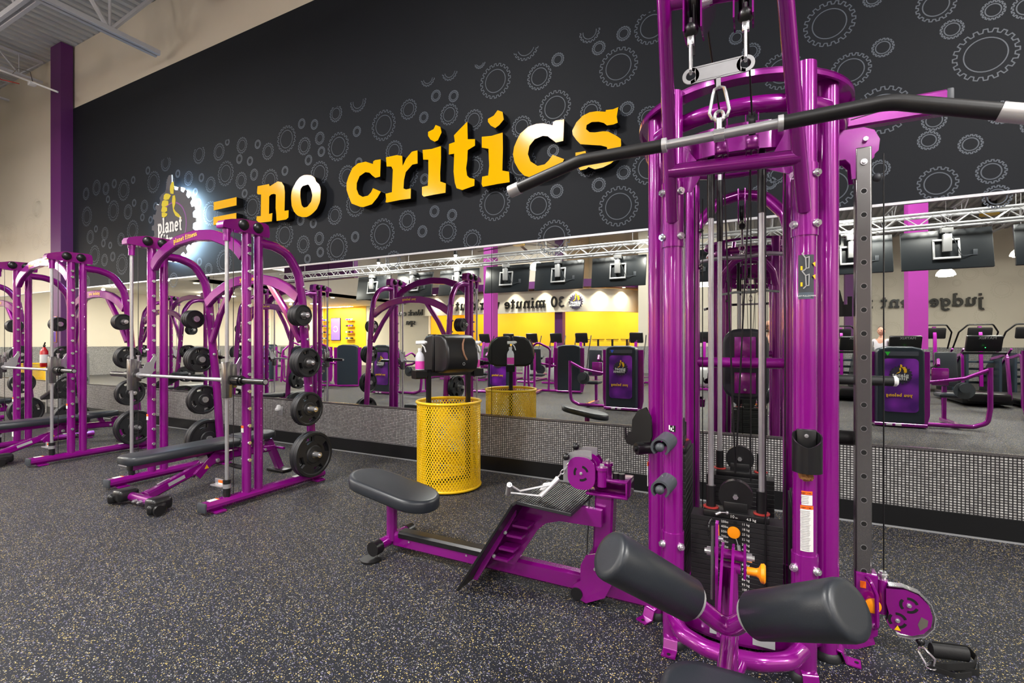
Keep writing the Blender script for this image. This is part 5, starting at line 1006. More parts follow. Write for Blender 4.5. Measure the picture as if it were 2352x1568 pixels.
m = MB(); m.cyl((.505, 2.70, .30), (.505, 2.70, 2.22), .003, n=6); m.build('cable', BLK, t)
m = MB(); m.bar([(.33, 2.615, .055), (.36, 2.62, .05), (.45, 2.66, .08)], .012, .12, fil=.02); m.bar([(.33, 2.74, .06), (.47, 2.74, .06)], .08, .07); m.prism([(.30, .03), (.42, .03), (.475, .07), (.475, .14), (.43, .2), (.41, .2), (.41, .10), (.3, .09)], (0, 2.66, 0), (1, 0, 0), (0, 0, 1), .01); m.build('base_bracket', PUR, t)
m = MB(); m.cut(); bolt(m, (.455, 2.65, .11), (.5, -.8, 0), .009, .012); m.cut(); bolt(m, (.42, 2.65, .055), (0, -1, 0), .009, .012); m.build('bracket_bolt', CHR, t)
m = MB(); m.rbox((.44, 2.72, .235), (.085, .085, .18), .006); m.tube([(.435, 2.66, .315), (.445, 2.635, .31), (.465, 2.625, .26), (.468, 2.625, .12), (.46, 2.65, .10)], .0085, 8, fil=.02); m.cyl((.497, 2.69, .16), (.497, 2.69, .31), .021, n=16); m.build('pulley_carriage', PUR, t)
m = MB(); m.cyl((.50, 2.69, .31), (.50, 2.69, .345), .013); m.cyl((.50, 2.69, .325), (.50, 2.69, .335), .018); m.build('carriage_pin', CHR, t)
m = MB(); m.lathe([(0, .012), (.02, .012), (.028, .03), (.04, .032), (.045, .02)], (.45, 2.672, .205), (.1, -1, 0), n=24); m.build('carriage_knob', YKNOB, t)
m = MB(); m.cut(); m.box((.425, 2.676, .275), (.022, .002, .03), 0); m.cut(); m.box((.545, 2.6655, .268), (.04, .002, .022), 1); m.build('warning_sticker', [ORG, WHT], t)
# pulley housing: two lobed plates with a steel rim
pc = Vector((.575, 2.67, .20)); 
lob = [(-.07, .085), (-.04, .088), (.0, .095), (.045, .08), (.078, .045), (.09, 0), (.085, -.045), (.06, -.08), (.02, -.10), (-.02, -.10), (-.055, -.085), (-.068, -.06), (-.06, -.02), (-.07, .02)]
m = MB(); m.prism(lob, pc + Vector((0, .016, 0)), (1, 0, 0), (0, 0, 1), .004); m.prism(lob, pc + Vector((0, -.012, 0)), (1, 0, 0), (0, 0, 1), .004); m.build('pulley_housing', PUR, t)
m = MB(); m.sweep([pc + Vector((a, 0, b)) for a, b in [(-.06, .10), (-.01, .105), (.045, .09), (.085, .05), (.10, 0), (.093, -.05), (.065, -.09), (.02, -.112), (-.03, -.112)]], [(-.02, -.002), (.02, -.002), (.02, .002), (-.02, .002)], up=None); m.build('steel_rim', CHR, t)
for q in ((.01, .03), (-.03, -.045)):
    m = MB(); m.lathe([(-.008, .038), (.008, .038)], pc + Vector((q[0], 0, q[1])), (0, 1, 0), n=24); m.build('pulley_wheel', BLK, t)
    m = MB()
    for a0 in (.3, 2.4, 4.5): m.cut(); m.ribbon([(.029 * math.cos(a0 + k * .25), .029 * math.sin(a0 + k * .25)) for k in range(7)], .011, pc + Vector((q[0], -.0165, q[1])), (1, 0, 0), (0, 0, 1), .0006)
    m.build('housing_slot', mat('slot_black', (5, 5, 6), .7), t)
    m = MB(); bolt(m, pc + Vector((q[0], -.016, q[1])), (0, -1, 0), .009, .005); m.build('wheel_bolt', CHR, t)
m = MB(); m.prism([(-.012, 0), (.012, 0), (0, .022)], pc + Vector((-.03, -.0168, -.088)), (1, 0, 0), (0, 0, 1), .001); m.build('warning_triangle', YTXT, t)
m = MB(); m.sphere(tuple(pc + Vector((.05, -.01, -.118))), .016, 14, 8); m.cyl(pc + Vector((.05, -.01, -.12)), pc + Vector((.045, -.015, -.145)), .006); m.build('cable_stopper', BLK, t)
m = MB(); m.prism([(.052, -.01), (.075, -.02), (.072, -.045), (.048, -.07), (.04, -.045)], pc + Vector((0, -.0163, 0)), (1, 0, 0), (0, 0, 1), .0006); m.build('housing_window', mat('window_grey', (92, 88, 80), .6), t)
def carab(m, a, b, w, r=.004):
    a = Vector(a); b = Vector(b); d = (b - a); x = d.cross(Vector((.45, .9, 0))).normalized() * w
    m.tube([a, a.lerp(b, .12) + x, a.lerp(b, .8) + x * 1.5, b, a.lerp(b, .8) - x * 1.5, a.lerp(b, .12) - x], r, 8, closed=True)
m = MB(); carab(m, pc + Vector((.045, -.02, -.14)), (.655, 2.60, .02), .016, .0045); tag(m.build('snap_hook', CHR, loc=(.64, 2.63, .03)), 'steel snap hook between the low pulley and the black strap on the floor', 'hook')
t = thing('ankle_strap', 'black webbing ankle strap lying on the floor under the low pulley', 'strap', (.72, 2.66, .0))
m = MB(); m.tube([(.66, 2.66, .055), (.79, 2.70, .05)], .02, 14, sy=1.5); m.build('strap_pad', GRIP, t)
m = MB()
for pts in ([(.65, 2.60, .012), (.70, 2.60, .03), (.80, 2.66, .03), (.82, 2.70, .04), (.80, 2.73, .06), (.68, 2.72, .05)], [(.65, 2.61, .02), (.72, 2.64, .006), (.81, 2.64, .012), (.82, 2.68, .03)], [(.64, 2.60, .006), (.72, 2.58, .006), (.78, 2.62, .008)]):
    m.cut(); m.bar(pts, .004, .03, fil=.02)
m.build('webbing', mat('black_webbing', (16, 16, 17), .85, bump=.4, bscale=600), t)
m = MB(); m.tube(ring_pts(.645, 2.60, .012, .016, 14), .003, 8, closed=True); m.build('d_ring', CHR, t)
# ================= lat bar and its hardware =================
t = thing('lat_bar', 'long bent lat bar with black grips and steel ends, hanging in front of the tower', 'bar', (-.09, 1.38, 1.905))
P_ = [(-.695, 1.44, 1.87), (-.52, 1.395, 1.902), (-.22, 1.38, 1.892), (-.09, 1.38, 1.898), (.03, 1.375, 1.905), (.29, 1.345, 1.92), (.435, 1.29, 1.812)]
# pieces measured along the bar
core = fillet([(-.70, 1.385, 1.855), (-.47, 1.38, 1.912), (.29, 1.37, 1.916), (.47, 1.345, 1.835)], .12, 8)
m = MB(); m.tube([(-.225, 1.38, 1.912), (.045, 1.375, 1.914)], .0125, 18); m.build('bar_core', STL, t)
m = MB(); m.cut(); m.tube([(-.235, 1.38, 1.912), (-.47, 1.38, 1.912), (-.675, 1.385, 1.862)], .0175, 20, fil=.12, fn=8); m.cut(); m.tube([(.055, 1.375, 1.914), (.27, 1.37, 1.916), (.445, 1.345, 1.845)], .0175, 20, fil=.12, fn=8); m.build('bar_grip', mat('satin_black_grip', (24, 24, 26), .42), t)
m = MB()
for a, b in (((-.675, 1.385, 1.862), (-.71, 1.386, 1.8535)), ((.445, 1.345, 1.845), (.488, 1.339, 1.828)), ((-.235, 1.38, 1.912), (-.223, 1.38, 1.912)), ((.045, 1.375, 1.914), (.057, 1.375, 1.914))): m.cut(); m.cyl(a, b, .0195, n=22)
m.build('end_collar', ALU, t)
m = MB(); m.cyl((-.103, 1.378, 1.913), (-.077, 1.378, 1.913), .017, n=18); m.cyl((-.09, 1.378, 1.92), (-.09, 1.378, 1.955), .007, n=12); m.tube([(-.09 + .011 * math.cos(a), 1.378, 1.962 + .014 * math.sin(a)) for a in [2 * PI * k / 14 for k in range(14)]], .0045, 8, closed=True); m.build('swivel_eye', CHR, t)
m = MB(); a = Vector((-.09, 1.38, 2.035)); b = Vector((-.09, 1.38, 1.965)); pts = [(0, 2.04), (.012, 2.035), (.016, 2.02), (.024, 1.975), (.018, 1.96), (0, 1.955), (-.018, 1.96), (-.024, 1.975), (-.016, 2.02), (-.012, 2.035)]
m.tube([(-.09 + q, 1.38, z) for q, z in pts], .0045, 8, closed=True); tag(m.build('carabiner', CHR, loc=(-.09, 1.38, 2.0)), 'steel carabiner joining the double-hole plate to the lat bar', 'carabiner')
t = thing('yoke_plate', 'flat steel plate with two round end holes above the lat bar', 'plate', (-.09, 1.38, 2.06))
m = MB(); n = 10; L2 = .0665; cx_ = -.094
def stad(rz, n=16): return [(cx_ + L2 + rz * math.cos(-PI / 2 + PI * k / n), 2.085 + rz * math.sin(-PI / 2 + PI * k / n)) for k in range(n + 1)] + [(cx_ - L2 + rz * math.cos(PI / 2 + PI * k / n), 2.085 + rz * math.sin(PI / 2 + PI * k / n)) for k in range(n + 1)]
# plate with true holes: two end rings and a middle web
for s in (-1, 1): m.annulus(circ(.0215, 28, cx_ + s * L2, 2.085), circ(.0125, 28, cx_ + s * L2, 2.085), (0, 1.382, 0), (1, 0, 0), (0, 0, 1), .004)
m.prism([(cx_ - L2 + .0115, 2.067), (cx_ + L2 - .0115, 2.067), (cx_ + L2 - .013, 2.085), (cx_ + L2 - .0115, 2.103), (cx_ - L2 + .0115, 2.103), (cx_ - L2 + .013, 2.085)], (0, 1.382, 0), (1, 0, 0), (0, 0, 1), .004)
for s in (-1, 1): m.prism([(cx_ + s * (L2 - .0120), 2.0635), (cx_ + s * L2, 2.0635), (cx_ + s * L2, 2.0735), (cx_ + s * (L2 - .0095), 2.076)][::s], (0, 1.382, 0), (1, 0, 0), (0, 0, 1), .004); m.prism([(cx_ + s * (L2 - .0095), 2.094), (cx_ + s * L2, 2.0965), (cx_ + s * L2, 2.1065), (cx_ + s * (L2 - .0120), 2.1065)][::s], (0, 1.382, 0), (1, 0, 0), (0, 0, 1), .004)
m.prism([(cx_ - L2 + .011, 2.0635), (cx_ + L2 - .011, 2.0635), (cx_ + L2 - .011, 2.068), (cx_ - L2 + .011, 2.068)], (0, 1.382, 0), (1, 0, 0), (0, 0, 1), .004); m.prism([(cx_ - L2 + .011, 2.102), (cx_ + L2 - .011, 2.102), (cx_ + L2 - .011, 2.1065), (cx_ - L2 + .011, 2.1065)], (0, 1.382, 0), (1, 0, 0), (0, 0, 1), .004)
m.box((-.092, 1.38, 2.05), (.011, .004, .03)); m.build('double_hole_plate', STL, t)
for s, lab in ((-1, 'left'), (1, 'right')):
    x = cx_ + s * L2; z = 2.115 + (0 if s < 0 else .0)
    m = MB(); m.tube([(x + .003 * q, 1.38 + .008 * q2, zz) for q, q2, zz in ((0, 0, 2.092), (0, 1, 2.098), (0, 1.2, 2.13), (0, .7, 2.165), (0, 0, 2.17), (0, -.7, 2.165), (0, -1.2, 2.13), (0, -1, 2.098))], .0042, 8, closed=True); m.cyl((x, 1.38, 2.168), (x, 1.38, 2.178), .008); tag(m.build('carabiner', CHR, loc=(x, 1.38, 2.13)), 'steel carabiner at the %s end hole of the double-hole plate' % lab, 'carabiner')
    t2 = thing('cable_end', 'black rubber cable ball stopper above the %s carabiner of the plate' % lab, 'cable end', (x, 1.38, 2.19))
    m = MB(); m.rbox((x, 1.38, 2.18), (.018, .014, .026), .003); m.build('steel_shank', CHR, t2)
    m = MB(); m.sphere((x, 1.38, 2.208), .0195, 18, 10); m.cyl((x, 1.38, 2.222), (x, 1.38, 2.24), .006); m.build('rubber_ball', BLK, t2)
# hanging silver bar at the rear station
t = thing('rear_lat_bar', 'short silver bar hanging on a cable behind the tower', 'bar', (-.09, 3.32, 1.9))
m = MB(); m.tube([(-.36, 3.34, 1.885), (-.22, 3.34, 1.905), (-.09, 3.34, 1.90), (.05, 3.34, 1.915), (.2, 3.34, 1.895)], .0125, 12, fil=.05); m.build('bar_core', STL, t)
m = MB(); m.tube([(-.085 + .018 * math.cos(a), 3.33, 1.955 + .02 * math.sin(a)) for a in [2 * PI * k / 12 for k in range(12)]], .005, 8, closed=True); m.rbox((-.085, 3.33, 1.922), (.035, .02, .025), .004); m.build('swivel_eye', CHR, t)
m = MB(); m.sphere((-.085, 3.26, 2.075), .02, 14, 8, mi=1); m.cyl((-.085, 3.265, 2.06), (-.085, 3.32, 1.975), .007, mi=0); tag(m.build('cable_end', [CHR, BLK], loc=(-.085, 3.28, 2.02)), 'black ball and chain link above the silver rear bar', 'cable end')
# ================= seated row station =================
t = thing('seated_row_station', 'purple low row station with black seat and foot platform, left of the cable tower', 'rowing station', (-1.3, 2.5, 0))
RY = 2.50
m = MB(); sw, sl = .24, .66; sp = [(-2.16 + .17 * s_ + .165 * math.cos(a), RY + .02 + .165 * math.sin(a)) for s_, a0 in ((1, -PI / 2), (-1, PI / 2)) for a in [a0 + PI * k / 12 for k in range(13)]]
k = len(sp); lay = lambda s_, z: [(-2.12 + (a + 2.12) * (1 - (1 - s_) * .4), RY + (b - RY) * s_, z) for a, b in sp]
m.add(lay(.96, .355) + lay(1, .365) + lay(1, .412) + lay(.93, .427) + lay(.8, .429), [(j * k + i, j * k + (i + 1) % k, (j + 1) * k + (i + 1) % k, (j + 1) * k + i) for j in range(4) for i in range(k)] + [tuple(range(k))[::-1], tuple(range(4 * k, 5 * k))]); m.v = [(x, y, z - (x + 2.14) * .17) for x, y, z in m.v]; m.build('seat_pad', VIN, t, ang=60)
m = MB(); m.cyl((-2.14, RY - .02, .08), (-2.14, RY - .02, .36), .036, n=18); m.build('seat_post', PUR, t)
m = MB(); m.cyl((-2.16, RY - .13, .075), (-2.16, RY + .15, .075), .036, n=18); m.build('foot_tube', PUR, t)
m = MB()
for y in (RY - .15, RY + .17): m.cut(); m.cyl((-2.16, y - .03, .07), (-2.16, y + .03, .07), .045, n=20); m.cyl((-2.17, y - .03, 0), (-2.17, y - .03, .012), .065, n=20)
m.build('end_boot', BLK, t)
m = MB(); m.bar([(-2.12, RY, .09), (-.40, RY, .09)], .07, .10, c=.2); m.build('main_beam', PUR, t)
m = MB(); m.bar([(-2.07, RY, .125), (-1.36, RY, .125)], .085, .05, c=.25); m.build('beam_cover', BLK, t)
m = MB()
for x in (-1.98, -1.55): m.cut(); m.cyl((x, RY - .045, .10), (x, RY - .047, .10), .006, n=8)
m.build('cover_screw', CHR, t)
# sloped foot plate with ribs and flat step
m = MB(); m.bar([(-1.46, 2.44, .02), (-1.125, 2.44, .535)], .44, .014, up=(1, 0, 0) if False else (0, 0, 1), c=.1); m.build('sloped_foot_plate', BLK, t)
m = MB(); m.bar([(-1.12, 2.47, .535), (-.82, 2.47, .52)], .42, .016, c=.1); m.build('step_plate', mat('ribbed_rubber', (32, 33, 36), .5, bump=.5, bscale=120), t)
m = MB()
for k in range(24): m.box((-1.115 + k * .0125, 2.47, .5435 - .0006 * k), (.005, .40, .006))
m.build('step_ribs', BLK, t)
m = MB(); m.prism([(-1.40, .12), (-1.22, .12), (-1.08, .34), (-1.03, .385), (-.95, .41), (-.72, .415), (-.72, .50), (-1.12, .52), (-1.19, .46)], (0, RY - .03, 0), (1, 0, 0), (0, 0, 1), .03); o = m.build('arch_bracket', PUR, t)
m = MB(); m.prism([(-1.43, .04), (-1.40, .04), (-1.16, .44), (-1.16, .47), (-1.19, .47)], (0, RY - .16, 0), (1, 0, 0), (0, 0, 1), .008); m.prism([(-1.43, .04), (-1.36, .04), (-1.12, .44), (-1.16, .47), (-1.19, .47)], (0, RY + .10, 0), (1, 0, 0), (0, 0, 1), .008)
for z in (.18, .24, .32, .38): m.box((-1.40 + (z - .02) * .6 + .045, RY - .06, z), (.09, .20, .012))
m.build('plate_ribs', PUR, t)
m = MB()
for x, z in ((-1.31, .20), (-1.24, .34)): m.cut(); bolt(m, (x + .02, RY - .168, z), (0, -1, 0), .009, .008)
m.build('plate_bolt', CHR, t)
m = MB(); m.bar([(-.74, RY + .03, .10), (-.72, RY + .03, .58)], .10, .085, up=(0, 1, 0), c=.12); m.build('pulley_upright', PUR, t)
m = MB(); x0, x1, z0, z1 = -.80, -.60, .55, .635
m.rbox((-.70, RY + .03, .655), (.22, .15, .012), .003); m.rbox((-.70, RY + .03, .575), (.22, .15, .012), .003); m.rbox((-.70, RY + .10, .615), (.22, .01, .08), .003); m.rbox((-.595, RY + .03, .615), (.01, .15, .08), .003); m.build('top_box', PUR, t)
for dy in (-.02, .085):
    c = Vector((-.825, RY + dy - .03, .685)); m = MB(); pf = rrect(.15, .17, .06, 5); m.prism(pf, c + Vector((0, .022, 0)), (1, 0, 0), (0, 0, 1), .006); m.prism(pf, c + Vector((0, -.016, 0)), (1, 0, 0), (0, 0, 1), .006); m.build('pulley_housing', PUR, t)
    m = MB(); m.sweep([c + Vector((a, 0, b)) for a, b in ((-.085, -.06), (-.085, .04), (-.06, .08), (-.01, .095), (.05, .095))], [(-.022, -.003), (.022, -.003), (.022, .003), (-.022, .003)]); m.build('steel_guard', STL, t)
    m = MB(); m.lathe([(-.01, .055), (.01, .055)], c, (0, 1, 0), n=24); m.build('pulley_wheel', BLK, t)
    m = MB()
    for a0 in (.3, 2.4, 4.5): m.cut(); m.ribbon([(.036 * math.cos(a0 + q * .22), .036 * math.sin(a0 + q * .22)) for q in range(6)], .012, c + Vector((0, -.0225, 0)), (1, 0, 0), (0, 0, 1), .0006)
    m.build('housing_slot', BLK, t); m = MB(); bolt(m, c + Vector((0, -.022, 0)), (0, -1, 0), .008, .005); m.build('wheel_bolt', CHR, t)
    m = MB(); q = c + Vector((.105, 0, -.02)); m.cyl(q + UZ * -.04, q + UZ * .045, .024, n=16); m.cyl(q + UZ * .045, q + UZ * .06, .03, n=16); m.build('swivel_barrel', PUR, t)
    m = MB(); m.cyl(q + UZ * .06, q + UZ * .075, .012, n=6); m.build('barrel_nut', CHR, t)
m = MB()
for x in (-.66, -.63): m.cut(); m.cyl((x, RY + .0, .661), (x, RY + .0, .69), .018, n=14)
m.build('rubber_stop', BLK, t)
m = MB(); m.cyl((-.80, RY - .06, .22), (-.79, RY - .03, .62), .003, n=6); m.build('cable', BLK, t)
m = MB(); lp = [(-.86, .03), (-.80, .01), (-.70, .06), (-.66, .14), (-.68, .24), (-.74, .28), (-.80, .26), (-.83, .20), (-.83, .12), (-.87, .09)]
m.prism(lp, (0, RY - .06, 0), (1, 0, 0), (0, 0, 1), .01); m.prism(lp, (0, RY + .07, 0), (1, 0, 0), (0, 0, 1), .01); m.build('lower_pulley_plate', PUR, t)
m = MB(); m.lathe([(-.012, .055), (.012, .055)], (-.75, RY - .03, .19), (0, 1, 0), n=24); m.build('pulley_wheel', BLK, t)
m = MB(); m.cyl((-.85, RY - .078, .05), (-.85, RY - .065, .05), .032, n=20); m.build('round_plug', BLK, t)
m = MB(); bolt(m, (-.75, RY - .071, .20), (0, -1, 0), .008, .005); m.build('wheel_bolt', CHR, t)
# handle and chain lying on the step
t = thing('row_handle', 'silver V-shaped row handle resting on the step plate', 'handle', (-1.13, 2.42, .6))
m = MB(); m.cut(); m.tube([(-1.27, 2.28, .51 + .015), (-1.22, 2.20, .60)], .014, 14); m.cut(); m.tube([(-1.11, 2.34, .515), (-1.04, 2.42, .60)], .014, 14); m.v = [(x + .09, y, z + .045) for x, y, z in m.v]; m.build('handle_grip', ALU, t)
m = MB(); m.tube([(-1.22, 2.20, .60), (-1.19, 2.26, .555), (-1.05, 2.40, .575), (-1.04, 2.42, .60)], .006, 8); m.tube([(-1.27, 2.28, .53), (-1.22, 2.32, .50 + .02), (-1.11, 2.34, .518)], .006, 8); m.prism([(0, 0), (.05, .01), (.06, .05), (.02, .04)], (-1.13, 2.38, .535), (1, 0, 0), (0, .3, .95), .006); m.v = [(x + .09, y, z + .045) for x, y, z in m.v]; m.build('handle_frame', ALU, t)
m = MB(); p = Vector((-.97, 2.42, .63)); q = Vector((-.86, 2.46, .765)); n = 7
for k in range(n):
    a = p.lerp(q, k / n); b = p.lerp(q, (k + 1) / n); d = (b - a).normalized(); x, y, _ = frame(d); x = x if k % 2 else y; ext = d * .004
    m.tube([a - ext, a.lerp(b, .15) + x * .008, a.lerp(b, .85) + x * .008, b + ext, a.lerp(b, .85) - x * .008, a.lerp(b, .15) - x * .008], .003, 6, closed=True)
tag(m.build('link_chain', CHR, loc=(-.98, 2.44, .67)), 'short steel chain between the row handle and the pulleys', 'chain')
m = MB(); m.cut(); m.sphere((-.905, 2.42, .765), .02, 14, 8); m.cut(); m.sphere((-.89, 2.53, .80), .02, 14, 8)
for o_, l_ in zip(m.build('cable_ball', BLK), ('front', 'rear')): tag(o_, 'black rubber ball on the %s cable end above the row station pulleys' % l_, 'cable end')
# ================= the hall behind the camera, seen in the mirror =================
# pillars
def pillar(label, x, y, w=.46, mt=PURW):
    t = thing('hall_pillar', label, 'pillar', (x, y, 0))
    m = MB(); m.box(*bx(x - w / 2, x + w / 2, y - w / 2, y + w / 2, 1.2, HC - .02)); m.build('shaft', mt, t)
    m = MB(); m.box(*bx(x - w / 2 - .03, x + w / 2 + .03, y - w / 2 - .03, y + w / 2 + .03, 0, 1.2)); m.build('clad_base', WAIN, t)
pillar('bright purple square pillar in front of the judgement lettering', 3.62, -6.75, .40)
pillar('dark purple pillar by the far wall, left of the bright purple one in the mirror', 3.0, -12.2, .36, PURD)
pillar('purple pillar standing in the yellow workout room opening', -8.6, -13.1, .4, PURD)
pillar('purple pillar behind the racks, reflected above the yellow basket', -9.6, -8.0, .42)
# aluminium truss with televisions
t = thing('lighting_truss', 'long silver box truss hanging across the hall above the televisions', 'truss', (-3, -1.86, 3.4))
m = MB(); x0, x1 = -14.0, 6.6
for dy in (-.14, .14):
    for z in (3.40, 3.60): m.cyl((x0, -1.86 + dy, z), (x1, -1.86 + dy, z), .025, n=10)
m.build('chords', ALU, t)
m = MB(); n = int((x1 - x0) / .5)
for k in range(n):
    a = x0 + k * .5
    for dy in (-.14, .14): m.cyl((a, -1.86 + dy, 3.40), (a + .25, -1.86 + dy, 3.60), .009, n=5); m.cyl((a + .25, -1.86 + dy, 3.60), (a + .5, -1.86 + dy, 3.40), .009, n=5)
    for z in (3.40, 3.60): m.cyl((a, -2.0, z), (a + .25, -1.72, z), .008, n=5); m.cyl((a + .25, -1.72, z), (a + .5, -2.0, z), .008, n=5)
m.build('lacing', ALU, t)
for k in range(10):
    m = MB(); x = x0 + 1 + k * 2.1; m.cyl((x, -1.86, 3.6), (x, -1.86, HC), .006, n=5); m.build('hanger_rod', STL, t)
tvs = [-10.1, -8.6, -7.12, -5.67, -4.26, -2.82, -1.38, .08, 1.55, 2.90, 4.40, 5.8]
def tv():
    t = thing('television', 'x', 'television', (0, 0, 0))
    m = MB(); m.rbox((0, 0, -.36), (1.24, .05, .70), .01, rot=(.16, 0, 0)); m.build('back_shell', TVM, t, world=False)
    m = MB(); m.box((0, -.028, -.36), (1.20, .004, .66), rot=(.16, 0, 0)); m.build('screen', mat('dark_screen', (8, 8, 10), .15), t, world=False)
    m = MB(); m.rbox((-.02, .06, -.66), (1.1, .012, .05), .004, rot=(.16, 0, 0)); m.build('lower_ridge', BLK, t, world=False)
    m = MB(); 
    for x in (-.17, .17): m.rbox((x, .05, -.36), (.03, .03, .36), .004, rot=(.16, 0, 0))
    for z in (-.2, -.52): m.rbox((0, .06 + (z + .36) * -.16, z), (.36, .03, .035), .004, rot=(.16, 0, 0))
    m.rbox((0, .09, -.26), (.12, .08, .3), .01); m.cyl((0, .09, -.2), (0, .05, .02), .025); m.rbox((0, .06, -.03), (.16, .12, .10), .01); m.build('wall_bracket', ALU, t, world=False)
    m = MB(); m.tube([(.05, .1, -.1), (.12, .12, -.3), (.2, .09, -.5), (.36, .05, -.48)], .006, 6, fil=.05); m.rbox((.38, .045, -.44), (.06, .02, .1), .004); m.build('cable_bundle', GRY, t, world=False)
    return t
tp = tv()
tl = ['beyond the right edge of the photo', 'above the bright purple pillar in the mirror', 'right of the cable tower in the mirror', 'behind the cable tower']
for i, x in enumerate(tvs):
    lab = 'black television hanging by a bracket under the silver truss, seen from behind'
    o = tp if i == 0 else copy_tree(tp)
    o.location = (x, -1.86, 3.34); o['label'] = lab; o['group'] = 'televisions under the truss'
# pendant lamps
def pendant():
    t = thing('dome_pendant', 'x', 'lamp', (0, 0, 0))
    m = MB(); m.lathe([(0, .20), (.03, .2), (.10, .17), (.16, .11), (.19, .05), (.2, .03)], (0, 0, 0), n=28); m.build('lit_dome', LAMPM, t, world=False)
    m = MB(); m.cyl((0, 0, .19), (0, 0, .30), .05, n=14); m.cyl((0, 0, .3), (0, 0, 3.4), .006, n=6); m.build('cap_and_cord', LGRY, t, world=False)
    return t
pp = pendant(); pl_ = [((4.33, -7.2, 3.10), 'glowing white dome lamp in front of the bright purple pillar in the mirror'), ((5.75, -7.2, 3.50), 'glowing white dome lamp right of the largest television in the mirror'),
    ((-5.3, -2.9, 3.35), 'glowing dome lamp between two televisions above the basket in the mirror'), ((-1.32, -4.9, 2.90), 'glowing dome lamp seen between the left tower columns'), ((-11.0, -3.4, 3.3), 'glowing dome lamp reflected behind the racks')]
for i, (l, lb_) in enumerate(pl_):
    o = pp if i == 0 else copy_tree(pp); o.location = l; o['label'] = lb_; o['group'] = 'dome pendants'
    area_light('pendant_bulb', (l[0], l[1], l[2] - .02), .3, 70, (1, .95, .86))
# small spot lamps clamped on the truss
for x, lb_ in ((-9.6, 'left end'), (-7.0, 'stretch above the basket'), (-2.05, 'stretch left of the tower'), (1.6, 'stretch right of the tower')):
    tt = thing('truss_spot', 'small bright spot lamp clamped on the truss, %s' % lb_, 'lamp', (x, -1.5, 3.7))
    m = MB(); m.cyl((x, -1.52, 3.64), (x, -1.52, 3.74), .05, n=14); m.bar([(x, -1.52, 3.68), (x, -1.72, 3.62)], .02, .02); m.build('lamp_body', BLK, tt)
    m = MB(); m.sphere((x, -1.52, 3.63), .045, 14, 8); m.build('lit_bulb', LAMPM, tt); area_light('truss_spot_light', (x, -1.45, 3.56), .12, 26, (1, .95, .85), rot=(-.6, 0, 0))
# ceiling fans
def fan(x, y, z, label):
    t = thing('ceiling_fan', label, 'fan', (x, y, z)); m = MB(); m.cyl((x, y, z), (x, y, z + .35), .16, n=18); m.build('motor_housing', BLK, t)
    m = MB(); m.cyl((x, y, z - .08), (x, y, z), .22, n=18); m.build('yellow_hub', YEL, t)
    for k in range(6): a = k * PI / 3 + .3; m = MB(); m.bar([(x + .2 * math.cos(a), y + .2 * math.sin(a), z - .03), (x + 2.2 * math.cos(a), y + 2.2 * math.sin(a), z - .03)], .12, .015); m.build('blade', TVM, t)
    m = MB(); m.cyl((x, y, z + .35), (x, y, HC), .03); m.build('drop_tube', LGRY, t)
fan(6.0, -9.8, 5.15, 'large black and yellow ceiling fan above the judgement lettering'); fan(-7.8, -6.9, 5.0, 'large black ceiling fan with yellow hub over the cardio area')
# wall lettering (reads correctly in the room, reversed in the mirror)
def wall_word(word, x, z, h, y=YB, label='x', group='g', sp=.12, nrm='y', depth=.06, w=.27, m_=BLKM):
    cx = x
    for i, c in enumerate(word):
        adv = GL[c][0] * h
        if c != ' ':
            m = MB()
            if nrm == 'y': slab(m, c, h, (cx, y + .03, z), (-1, 0, 0), (0, 0, 1), depth, w=w); loc = (cx - adv / 2, y + .05, z)
            else: slab(m, c, h, (y + .03, cx, z), (0, 1, 0), (0, 0, 1), depth, w=w); loc = (y + .05, cx + adv / 2, z)
            tag(m.build('raised_letter', m_, loc=loc), label % (c, i + 1), 'letter', group)
        cx += (-1 if nrm == 'y' else 1) * (adv + sp * h)
wall_word('judgement free zone', 6.86, 2.63, .305, label='black letter %s, character %d of judgement free zone on the far wall', group='judgement free zone lettering', w=.25)
wall_word('30 minute workout', -8.15, 3.06, .36, y=-12.64, label='black letter %s, character %d of 30 minute workout on the white band', group='30 minute workout lettering', w=.25)
wall_word('black card', -16.75, 2.90, .22, label='black letter %s, character %d of black card beside the workout room', group='black card spa lettering', w=.22); wall_word('spa', -17.3, 2.38, .22, label='black letter %s, character %d of spa under the words black card', group='black card spa lettering', w=.22)
# round gear emblem left of the 30
def emblem(t, c, r, ux, uz, word=True, flip=1):
    c = Vector(c); ux = Vector(ux); uz = Vector(uz); nz = ux.cross(uz)
    m = MB(); n = 18; g = []
    for i in range(n):
        a = 2 * PI * i / n
        for da, q in ((-.27, .88), (-.18, 1), (.18, 1), (.27, .88)): g.append((r * q * math.cos(a + da * 2 * PI / n), r * q * math.sin(a + da * 2 * PI / n)))
    m.prism(g, c, ux, uz, r * .03); m.build('gear_plate', mat('emblem_dark', (44, 36, 60), .5), t)
    k = r / .6; ex = lambda P0: [((x + 8.25) * k, (z - 3.24) * k) for x, z in P0]
    m = MB()
    for kk in THUMB: m.prism(ex(THUMB[kk])[::-1], c + nz * r * .032, ux, uz, r * .02)
    m.build('hand_mark', YTXT, t)
    m = MB(); slab(m, 'planet', r * .25, c + nz * r * .035 - ux * r * .66 - uz * r * .22, ux, uz, r * .02, w=.27); slab(m, 'fitness', r * .25, c + nz * r * .035 - ux * r * .55 - uz * r * .56, ux, uz, r * .02, w=.27); m.build('emblem_lettering', WHT, t)
t = thing('gear_emblem', 'dark round gear emblem with yellow hand beside the black digits on the white band', 'sign', (-7.6, -12.6, 3.3)); emblem(t, (-7.62, -12.62, 3.28), .36, (-1, 0, 0), (0, 0, 1))
